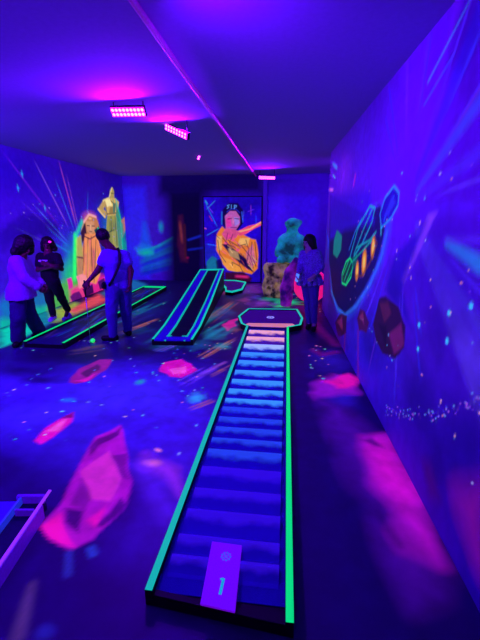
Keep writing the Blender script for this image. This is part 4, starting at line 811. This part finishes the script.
# leaning violet rock fin
pc = V3((0.036, 8.400, 0.124)); pc[2] = 0; s = Sculpt()
P_ = [V3((0.038, 8.350, 0.065)), V3((0.049, 8.350, 0.413)), V3((0.105, 8.380, 0.750)), V3((0.227, 8.400, 1.039))]
for i, (r0, r1) in enumerate(((.13, .15), (.15, .12), (.12, .06))): s.limb(P_[i], P_[i+1], r0, r1, .05)
s.cut(pc, (0, 0, -1)); o = s.mesh('rock_fin', .02, fluo_rock('violet_rock_paint', '#401060', '#9030a0', '#200438', '#98189c', .45, 4), None, tuple(pc), .012, .15); tag(o, 'curved violet rock fin between the brown boulder and the pink globe', 'rock')
# pink globe
gc = V3((0.601, 8.850, 0.215)); gr = .40; gc[2] = gr; s = Sculpt(); s.ball(gc, gr)
for dx, dz, r in ((-.2, .1, .1), (.05, -.15, .12), (-.1, -.25, .07), (.18, .18, .09)): s.carve(gc+V3((dx, -math.sqrt(max(gr*gr-dx*dx-dz*dz, 0))-.0, dz)), (r, .02, r), .02)
o = s.mesh('globe', .02, fluo_rock('pink_globe_paint', '#d01080', '#ff2090', '#e8086c', '#ff1888', .8, 3), None, tuple(gc-(0, 0, gr))); tag(o, 'glowing pink globe on the floor behind the visitor at the right', 'globe')

# ------------------------------------------------------------------ people
def unit(v): v = np.array(v, float); return v/np.linalg.norm(v)
def hand(s, w, d, nrm, curl, side=1, k=.006):
    """palm, four bent fingers and a thumb; d = along the hand, nrm = out of the palm"""
    d = unit(d); nrm = unit(np.array(nrm)-d*np.dot(nrm, d)); x = np.cross(d, nrm)*side
    for i in range(4): s.limb(w+d*.02+x*(i-1.5)*.012, w+d*.085+x*(i-1.5)*.021, .017, .0125, .012)
    for i, L in enumerate((.040, .045, .042, .033)):
        p = w+d*.085+x*(i-1.5)*.0215; a = curl*.55
        for j, (f, r) in enumerate(((1, .0098), (.72, .009), (.55, .008))):
            e = d*math.cos(a)+nrm*math.sin(a); q = p+e*L*f; s.limb(p, q, r, r*.93, k); p = q; a += curl*.75
    p = w+d*.03-x*.028; q = p+unit(d*.75-x*.6+nrm*.35)*.045; s.limb(p, q, .013, .011, .01); s.limb(q, q+unit(d*.9-x*.1+nrm*.5)*.034, .0105, .009, .006)

def figure(J, label, face, skin, hair_m, hair_style, top_m, leg_m, shoe_m, toes, palms, curl=.9, build=1.0, sleeve=.45, top_fit=.018, hem=0.0, leg_fit=.02, leg_flare=.0, hair_vol=1.0, res=.0075):
    J = {k: V3(v) for k, v in J.items()}
    hp0 = (J['hipL']+J['hipR'])/2; hx = unit(J['hipR']-J['hipL'])*min(.095, np.linalg.norm(J['hipR']-J['hipL'])/2); J['hipL'] = hp0-hx; J['hipR'] = hp0+hx
    mid = (J['ankL']+J['ankR'])/2; org = (float(mid[0]), float(mid[1]), 0.0)
    J['waist'] = (J['hipL']+J['hipR'])/2*.58+(J['shL']+J['shR'])/2*.42; J['pel'] = (J['hipL']+J['hipR'])/2; J['chest'] = (J['shL']+J['shR'])/2
    f = unit(face); right = unit(np.cross(f, (0, 0, 1))); up = np.cross(right, f); M = [right, f, up]
    hd = J['head']; s = Sculpt(); B = build
    at = lambda r, u, w: hd+right*r+f*u+up*w
    s.ball(at(0, -.012, .022), (.074, .092, .098), .01, M).limb(at(0, .018, -.03), at(0, .042, -.078), .056, .034, .03).limb(at(0, -.02, -.05), J['chest']*.85+hd*.15, .055, .06*B, .03)
    s.limb(at(0, .078, .022), at(0, .100, -.012), .010, .0135, .01).ball(at(0, .078, -.044), (.024, .012, .008), .006, M).ball(at(0, .076, -.056), (.02, .012, .007), .006, M)
    for q in (-1, 1):
        s.carve(at(q*.031, .088, .022), (.019, .014, .012), .012, M).ball(at(q*.031, .070, .021), (.014, .014, .012), .003, M).limb(at(q*.018, .083, .042), at(q*.046, .074, .042), .008, .006, .01).ball(at(q*.076, -.012, .005), (.012, .024, .033), .006, M)
    cf = np.cross((J['shR']-J['shL']), J['chest']-J['pel']); cf = -unit(cf) if np.dot(cf, f) < 0 else unit(cf)   # front of the chest
    ax = unit(J['shR']-J['shL']); wx = unit(J['hipR']-J['hipL'])
    def torso(s, e, k=.05):
        s.limb(J['shL']+ax*.03, J['shR']-ax*.03, .062*B+e, .062*B+e, k)
        for q in (-1, 1):
            c = J['chest']+(J['waist']-J['chest'])*.35+ax*q*.075*B; w = J['waist']+ax*q*.055*B; h = J['pel']+wx*q*.065*B
            s.limb(c, w, .098*B+e, .088*B+e, k).limb(w, h, .088*B+e, .100*B+e, k).limb(J['chest']+ax*q*.08-unit(J['chest']-J['waist'])*.03, c, .075*B+e, .098*B+e, k)
    torso(s, 0); s.limb(J['chest'], J['chest']+(hd-J['chest'])*.45, .07, .052, .05)
    for S in 'LR':
        sh, el, wr = J['sh'+S], J['el'+S], J['wr'+S]; hp, kn, an = J['hip'+S], J['kn'+S], J['ank'+S]
        s.limb(sh, el, .052*B, .040*B, .03).limb(el, wr, .040*B, .027*B, .012)
        s.limb(hp, kn, .086*B, .056*B, .04).limb(kn, kn*.6+an*.4-0*f, .054*B, .052*B, .03).limb(kn*.6+an*.4, an, .052*B, .036, .03)
        t = unit((*toes[S], 0)); s.limb(an+(0, 0, -.02), (an[0]+t[0]*.13, an[1]+t[1]*.13, .035), .036, .03, .02)
        hand(s, wr, unit(wr-el)*.8+unit(palms[S][0])*.6, palms[S][1], curl, 1 if S == 'R' else -1)
    body = s.mesh('person', res, [skin, m_eye, m_lip], None, org)
    me = body.data; n = len(me.polygons); cc = np.empty(n*3); me.polygons.foreach_get('center', cc); cc = cc.reshape(-1, 3)+org
    mi = np.zeros(n, np.int32)
    for q in (-1, 1): mi[np.linalg.norm(cc-at(q*.031, .080, .021), axis=1) < .0125] = 1
    mi[np.linalg.norm((cc-at(0, .083, -.050)) @ np.array(M).T/np.array((.024, .02, .012)), axis=1) < 1] = 2
    me.polygons.foreach_set('material_index', mi)
    tag(body, label, 'person')
    # top
    s = Sculpt(); torso(s, top_fit)
    if hem: 
        for q in (-1, 1): s.limb(J['pel']+wx*q*.07, J['pel']+wx*q*.08-np.array((0, 0, hem)), .14*B+top_fit, .15*B+top_fit, .05)
    for S in 'LR':
        sh, el, wr = J['sh'+S], J['el'+S], J['wr'+S]
        if sleeve <= 1: s.limb(sh, sh+(el-sh)*sleeve, .056*B+top_fit*.9, .052*B+top_fit, .03)
        else: s.limb(sh, el, .056*B+top_fit, .046*B+top_fit, .03).limb(el, el+(wr-el)*(sleeve-1), .046*B+top_fit, .034+top_fit, .02)
    s.cut(J['pel']-np.array((0, 0, .02+hem)), (0, 0, -1)); s.carve(J['chest']+(hd-J['chest'])*.55+cf*.02, (.075, .075, .075), .01)
    if sleeve <= 1:
        pass
    s.mesh('shirt', .011, top_m, body, org, .006, .09)
    # trousers
    s = Sculpt()
    for S in 'LR':
        hp, kn, an = J['hip'+S], J['kn'+S], J['ank'+S]; m_ = (hp+kn)/2
        s.limb(hp+(0, 0, .04), kn, .092*B+leg_fit, .058*B+leg_fit+leg_flare*.5, .03).limb(kn, an, .058*B+leg_fit+leg_flare*.5, .042+leg_fit+leg_flare, .02)
        s.limb(J['pel']+wx*(.06 if S == 'R' else -.06), J['pel']+wx*(.06 if S == 'R' else -.06)+(0, 0, .08), .100*B+leg_fit*.5, .094*B+leg_fit*.4, .04)
    s.cut(J['pel']+(0, 0, .11), (0, 0, 1)); s.cut((0, 0, .055), (0, 0, -1))
    s.mesh('trousers', .011, leg_m, body, org, .007, .1)
    for S in 'LR':
        an = J['ank'+S]; t = unit((*toes[S], 0)); s = Sculpt()
        s.limb((an[0]-t[0]*.04, an[1]-t[1]*.04, .045), (an[0]+t[0]*.15, an[1]+t[1]*.15, .04), .048, .045, .03).limb((an[0]-t[0]*.02, an[1]-t[1]*.02, .07), (an[0], an[1], .10), .05, .048, .02).cut((0, 0, 0.002), (0, 0, -1))
        s.mesh('shoe', .01, shoe_m, body, org)
    # hair
    s = Sculpt()
    if hair_style == 'short':
        s.ball(at(0, -.022, .04), (.098, .106, .112), .01, M); s.cut(at(0, .012, -.01), -up*.8+f*.75); 
    else:
        hv = hair_vol; s.ball(at(0, -.03, .035), (.105*hv, .108*hv, .115*hv), .02, M).limb(at(-.07*hv, -.03, 0), at(-.09*hv, -.03, -.09), .058*hv, .056*hv, .03).limb(at(.07*hv, -.03, 0), at(.09*hv, -.03, -.09), .058*hv, .056*hv, .03).limb(at(0, -.075*hv, 0), at(0, -.085*hv, -.10), .072*hv, .066*hv, .04)
        s.carve(at(0, .115, -.035), (.062, .09, .09), .02, M)
    s.mesh('hair', .008, hair_m, body, org, .008 if hair_style != 'short' else .004, .03)
    return body, org, dict(J=J, at=at, f=f, right=right, up=up, cf=cf, ax=ax, M=M)

m_eye = mat('eye', '#181018', .2, spec=.6); m_lip = mat('lip', '#a04858', .5)
skin_a = mat('skin', '#b08898', .55, vary=.06); skin_d = mat('deep_skin', '#5a3830', .55, vary=.06)
hair_k = mat('black_hair', '#0c080c', .5, bump=.6, bscale=90); hair_b = mat('dark_brown_hair', '#1a0e10', .5, bump=.6, bscale=90)
shirt_w = mat('white_cotton', '#6c58cc', .9, bump=.2, bscale=70); shirt_l = mat('lilac_cotton', '#8058b0', .9, fluor='#3808a0', fs=.25, bump=.3, bscale=40); tee_k = mat('black_tshirt_cotton', '#14101c', .9, bump=.2, bscale=70)
blouse = mat('pale_floral_cotton', '#7868b8', .9, bump=.5, bscale=45, vary=.45)
jean_l = mat('light_denim', '#46389c', .9, bump=.3, bscale=120); jean_d = mat('dark_trouser_cloth', '#2c2060', .9, bump=.2, bscale=80); jogger = mat('black_jogger_cloth', '#100c1a', .9); jean_m = mat('blue_denim', '#443490', .9, bump=.3, bscale=120)
shoe_k = mat('black_shoe', '#0c0a14', .6); shoe_l = mat('pale_trainer', '#a890e8', .6)

# man putting, in the middle left
body, org, K = figure(dict(head=(-2.789, 5.500, 1.626), shL=(-2.726, 5.420, 1.384), shR=(-2.521, 5.640, 1.351), elL=(-2.846, 5.340, 1.149), wrL=(-2.964, 5.260, 1.005), elR=(-2.416, 5.580, 1.124), wrR=(-2.414, 5.500, 0.930),
    hipL=(-2.689, 5.480, 0.880), hipR=(-2.571, 5.620, 0.858), knL=(-2.733, 5.440, 0.483), knR=(-2.608, 5.700, 0.440), ankL=(-2.754, 5.460, 0.092), ankR=(-2.628, 5.760, 0.092)),
    'man in a white T-shirt and pale jeans with a crossbody strap, leaning over to putt', (-.75, .35, -.45), skin_d, hair_k, 'short', shirt_w, jean_l, shoe_k,
    dict(L=(-.95, -.15), R=(-.5, .6)), dict(L=((-.5, -.2, -.8), (-.2, .7, -.2)), R=((0, 0, -1), (-.8, -.2, 0))), curl=1.0, build=1.12, leg_fit=.024, top_fit=.02)
J = K['J']; cb = -K['cf']
def strap(parent, org, pts, w, m, name):
    mb = MB(); pts = [V3(p)-org for p in pts]; mb.tube([tuple(p) for p in pts], w, 8); return mb.build(name, m, parent)
bk = lambda a, b, t, d: V3(a)*(1-t)+V3(b)*t+cb*d
dR = J['shR']*.62+J['shL']*.38; dL = J['hipL']-K['ax']*.10+V3((0, 0, .03))
strap(body, np.array(org), [dR+K['cf']*.06+(0, 0, .085), dR+cb*.03+(0, 0, .112), bk(dR, dL, .06, .105)+(0, 0, .06), bk(dR, dL, .2, .158), bk(dR, dL, .4, .166), bk(dR, dL, .55, .16), bk(dR, dL, .7, .148), bk(dR, dL, .85, .125), bk(dR, dL, .98, .085)], [.02]*9, m_black, 'bag_strap')
bg = bk(dR, dL, 1.0, .03)-K['ax']*.05
s = Sculpt(); s.ball(bg, (.03, .07, .06), .02); s.mesh('crossbody_bag', .009, m_black, body, org)
hnd = J['wrL']+unit(J['wrL']-J['elL'])*.05+V3((-.03, .0, -.05)); tip = V3((-3.081, 5.330, 0.086)); tip[2] = .03
pd = unit(tip-hnd); top_ = hnd-pd*.10
PO = (float(tip[0]), float(tip[1]), 0); pt = empty('putter', PO); tag(pt, 'thin putter held down to the floor by the leaning man', 'golf putter')
part(MB().tube([tuple(top_), tuple(hnd+pd*.16)], [.013, .011]), 'grip', m_black, pt, PO); part(MB().tube([tuple(hnd+pd*.15), tuple(tip)], .0065), 'shaft', m_metal, pt, PO)
part(MB().hexa([(tip[0]-.02, tip[1]-.06, .006), (tip[0]+.02, tip[1]-.06, .006), (tip[0]+.02, tip[1]+.06, .006), (tip[0]-.02, tip[1]+.06, .006)], [(tip[0]-.016, tip[1]-.06, .034), (tip[0]+.012, tip[1]-.06, .034), (tip[0]+.012, tip[1]+.06, .034), (tip[0]-.016, tip[1]+.06, .034)]), 'putter_head', m_metal, pt, PO, .004)
bp_ = (-3.031, 5.315); s = Sculpt(); s.ball((bp_[0], bp_[1], .034), .034)
tag(s.mesh('golf_ball', .004, mat('green_glow_plastic', '#40ff60', .4, fluor='#20f060', fs=.9), None, (bp_[0], bp_[1], 0)), 'green glowing golf ball on the floor at the end of the putter', 'golf ball')

# visitor in the loose pale shirt, far left
body, org, K = figure(dict(head=(-3.822, 5.120, 1.516), shL=(-4.010, 5.300, 1.274), shR=(-3.894, 4.980, 1.310), elL=(-3.926, 5.320, 1.056), wrL=(-3.707, 5.220, 0.935), elR=(-3.784, 4.950, 1.083), wrR=(-3.663, 5.060, 0.933),
    hipL=(-4.026, 5.220, 0.819), hipR=(-3.970, 5.020, 0.858), knL=(-4.097, 5.360, 0.428), knR=(-4.020, 5.000, 0.474), ankL=(-4.14, 5.58, .09), ankR=(-4.142, 5.080, 0.108)),
    'visitor with dark bobbed hair in a loose lilac shirt and wide dark trousers, far left', (.78, -.25, -.5), skin_d, hair_k, 'bob', shirt_l, jean_d, shoe_k,
    dict(L=(.1, -1), R=(.3, -.9)), dict(L=((.8, 0, -.4), (0, -.8, 0)), R=((.8, 0, -.4), (0, .8, 0))), curl=.9, sleeve=1.9, top_fit=.035, hem=.07, leg_fit=.03, leg_flare=.035, hair_vol=1.22)
# visitor in black with folded arms
body, org, K = figure(dict(head=(-4.339, 6.420, 1.458), shL=(-4.144, 6.360, 1.248), shR=(-4.563, 6.480, 1.232), elL=(-4.015, 6.250, 1.046), wrL=(-4.192, 6.170, 1.133), elR=(-4.555, 6.360, 1.005), wrR=(-4.134, 6.160, 1.091),
    hipL=(-4.277, 6.400, 0.761), hipR=(-4.517, 6.480, 0.723), knL=(-4.237, 6.480, 0.459), knR=(-4.494, 6.500, 0.409), ankL=(-4.232, 6.620, 0.209), ankR=(-4.486, 6.520, 0.115)),
    'visitor in a black T-shirt and black joggers standing with folded arms', (.25, -.85, -.35), skin_d, hair_b, 'bob', tee_k, jogger, shoe_l,
    dict(L=(.0, -1), R=(.2, -.95)), dict(L=((-.8, 0, 0), (0, .9, 0)), R=((.8, 0, 0), (0, .9, 0))), curl=.6, sleeve=.6)
J = K['J']; c = J['chest']*.8+J['waist']*.2+K['cf']*.137; q = MB()
u_ = K['ax']; v_ = unit(J['chest']-J['waist'])
for i in range(9):
    p = c-u_*(.105-.0255*i); w_ = .019
    g = lambda a, b, d: tuple(p+u_*a+v_*b+K['cf']*d-K['cf']*abs(i-4)*.004-np.array(org))
    q.hexa([g(0, -.016, -.03), g(w_, -.016, -.03), g(w_, .016, -.03), g(0, .016, -.03)], [g(0, -.016, .0), g(w_, -.016, .0), g(w_, .016, .0), g(0, .016, .0)])
q.build('shirt_print', mat('white_shirt_print', '#d0c8ff', .8, fluor='#5028e0', fs=.25), body)
s = Sculpt(); s.ball(K['at'](-.065, .04, .08), (.03, .022, .02), .01, K['M']); s.mesh('hair_clip', .006, mat('pink_glow_plastic', '#ff30c0', .4, fluor='#ff20b8', fs=.8), body, org)
# visitor in the pale blouse, right of the octagonal green
body, org, K = figure(dict(head=(0.381, 6.600, 1.517), shL=(0.525, 6.480, 1.342), shR=(0.301, 6.720, 1.318), elL=(0.599, 6.440, 1.144), wrL=(0.499, 6.340, 1.003), elR=(0.262, 6.620, 1.118), wrR=(0.235, 6.440, 0.993),
    hipL=(0.502, 6.520, 0.855), hipR=(0.372, 6.660, 0.830), knL=(0.520, 6.500, 0.485), knR=(0.425, 6.640, 0.451), ankL=(0.538, 6.500, 0.137), ankR=(0.458, 6.620, 0.101)),
    'visitor in a pale patterned peplum blouse and blue jeans at the right', (-.75, -.6, -.2), skin_a, hair_b, 'bob', blouse, jean_m, shoe_k,
    dict(L=(-.1, -1), R=(-.15, -.95)), dict(L=((-.5, -.3, -.4), (-.4, .5, 0)), R=((-.4, -.4, -.5), (.3, -.4, 0))), curl=.9, sleeve=1.75, top_fit=.014, hem=.0, leg_fit=.012)
J = K['J']; s = Sculpt()
for k in range(14):
    a = 2*math.pi*k/14; c = J['pel']+(0, 0, .05)+K['ax']*math.cos(a)*.175+K['cf']*math.sin(a)*.145
    s.limb(c+(0, 0, .06), c+K['ax']*math.cos(a)*.05+K['cf']*math.sin(a)*.05-(0, 0, .07), .03, .035, .03)
s.ball(J['pel']+(0, 0, .08), (.15, .13, .06), .03); s.mesh('peplum', .01, blouse, body, org, .008, .06)
h_ = J['wrR']+unit(J['wrR']-J['elR'])*.06+V3((-.02, -.03, -.01)); CO = tuple(float(v) for v in h_)
cd = empty('phone', CO); tag(cd, 'small pale blue phone held by the visitor in the patterned blouse', 'phone')
ud = unit((.12, -.15, .9)); sd_ = unit(np.cross(ud, (-.6, -.8, 0))); nd = np.cross(sd_, ud)
g = lambda a, b, d: tuple(sd_*a+ud*b+nd*d)
bxp = lambda w, h, d0, d1: MB().hexa([g(-w, -h, d0), g(w, -h, d0), g(w, h, d0), g(-w, h, d0)], [g(-w, -h, d1), g(w, -h, d1), g(w, h, d1), g(-w, h, d1)])
bxp(.037, .078, -.004, .004).build('phone_body', m_steel_dark, cd, bevel=.003); bxp(.033, .072, .004, .005).build('screen', mat('lit_phone_screen', '#80b0ff', .2, fluor='#60a8ff', fs=.6), cd); bxp(.033, .072, -.005, -.004).build('case_back', mat('pale_blue_case', '#a0c0ff', .4), cd)

# ------------------------------------------------------------------ world and camera
w = bpy.data.worlds.new('World'); SC.world = w; w.use_nodes = True
w.node_tree.nodes['Background'].inputs[0].default_value = (.02, .0, .25, 1); w.node_tree.nodes['Background'].inputs[1].default_value = .05
cam = bpy.data.cameras.new('camera'); cam.sensor_fit = 'VERTICAL'; cam.sensor_height = 36; cam.lens = 370/640*36; cam.clip_start = .05
co_ = bpy.data.objects.new('camera', cam); COL.objects.link(co_); co_.location = (0, 0, 1.9); co_.rotation_euler = (math.radians(90-15.124), 0, math.radians(6.9911)); SC.camera = co_
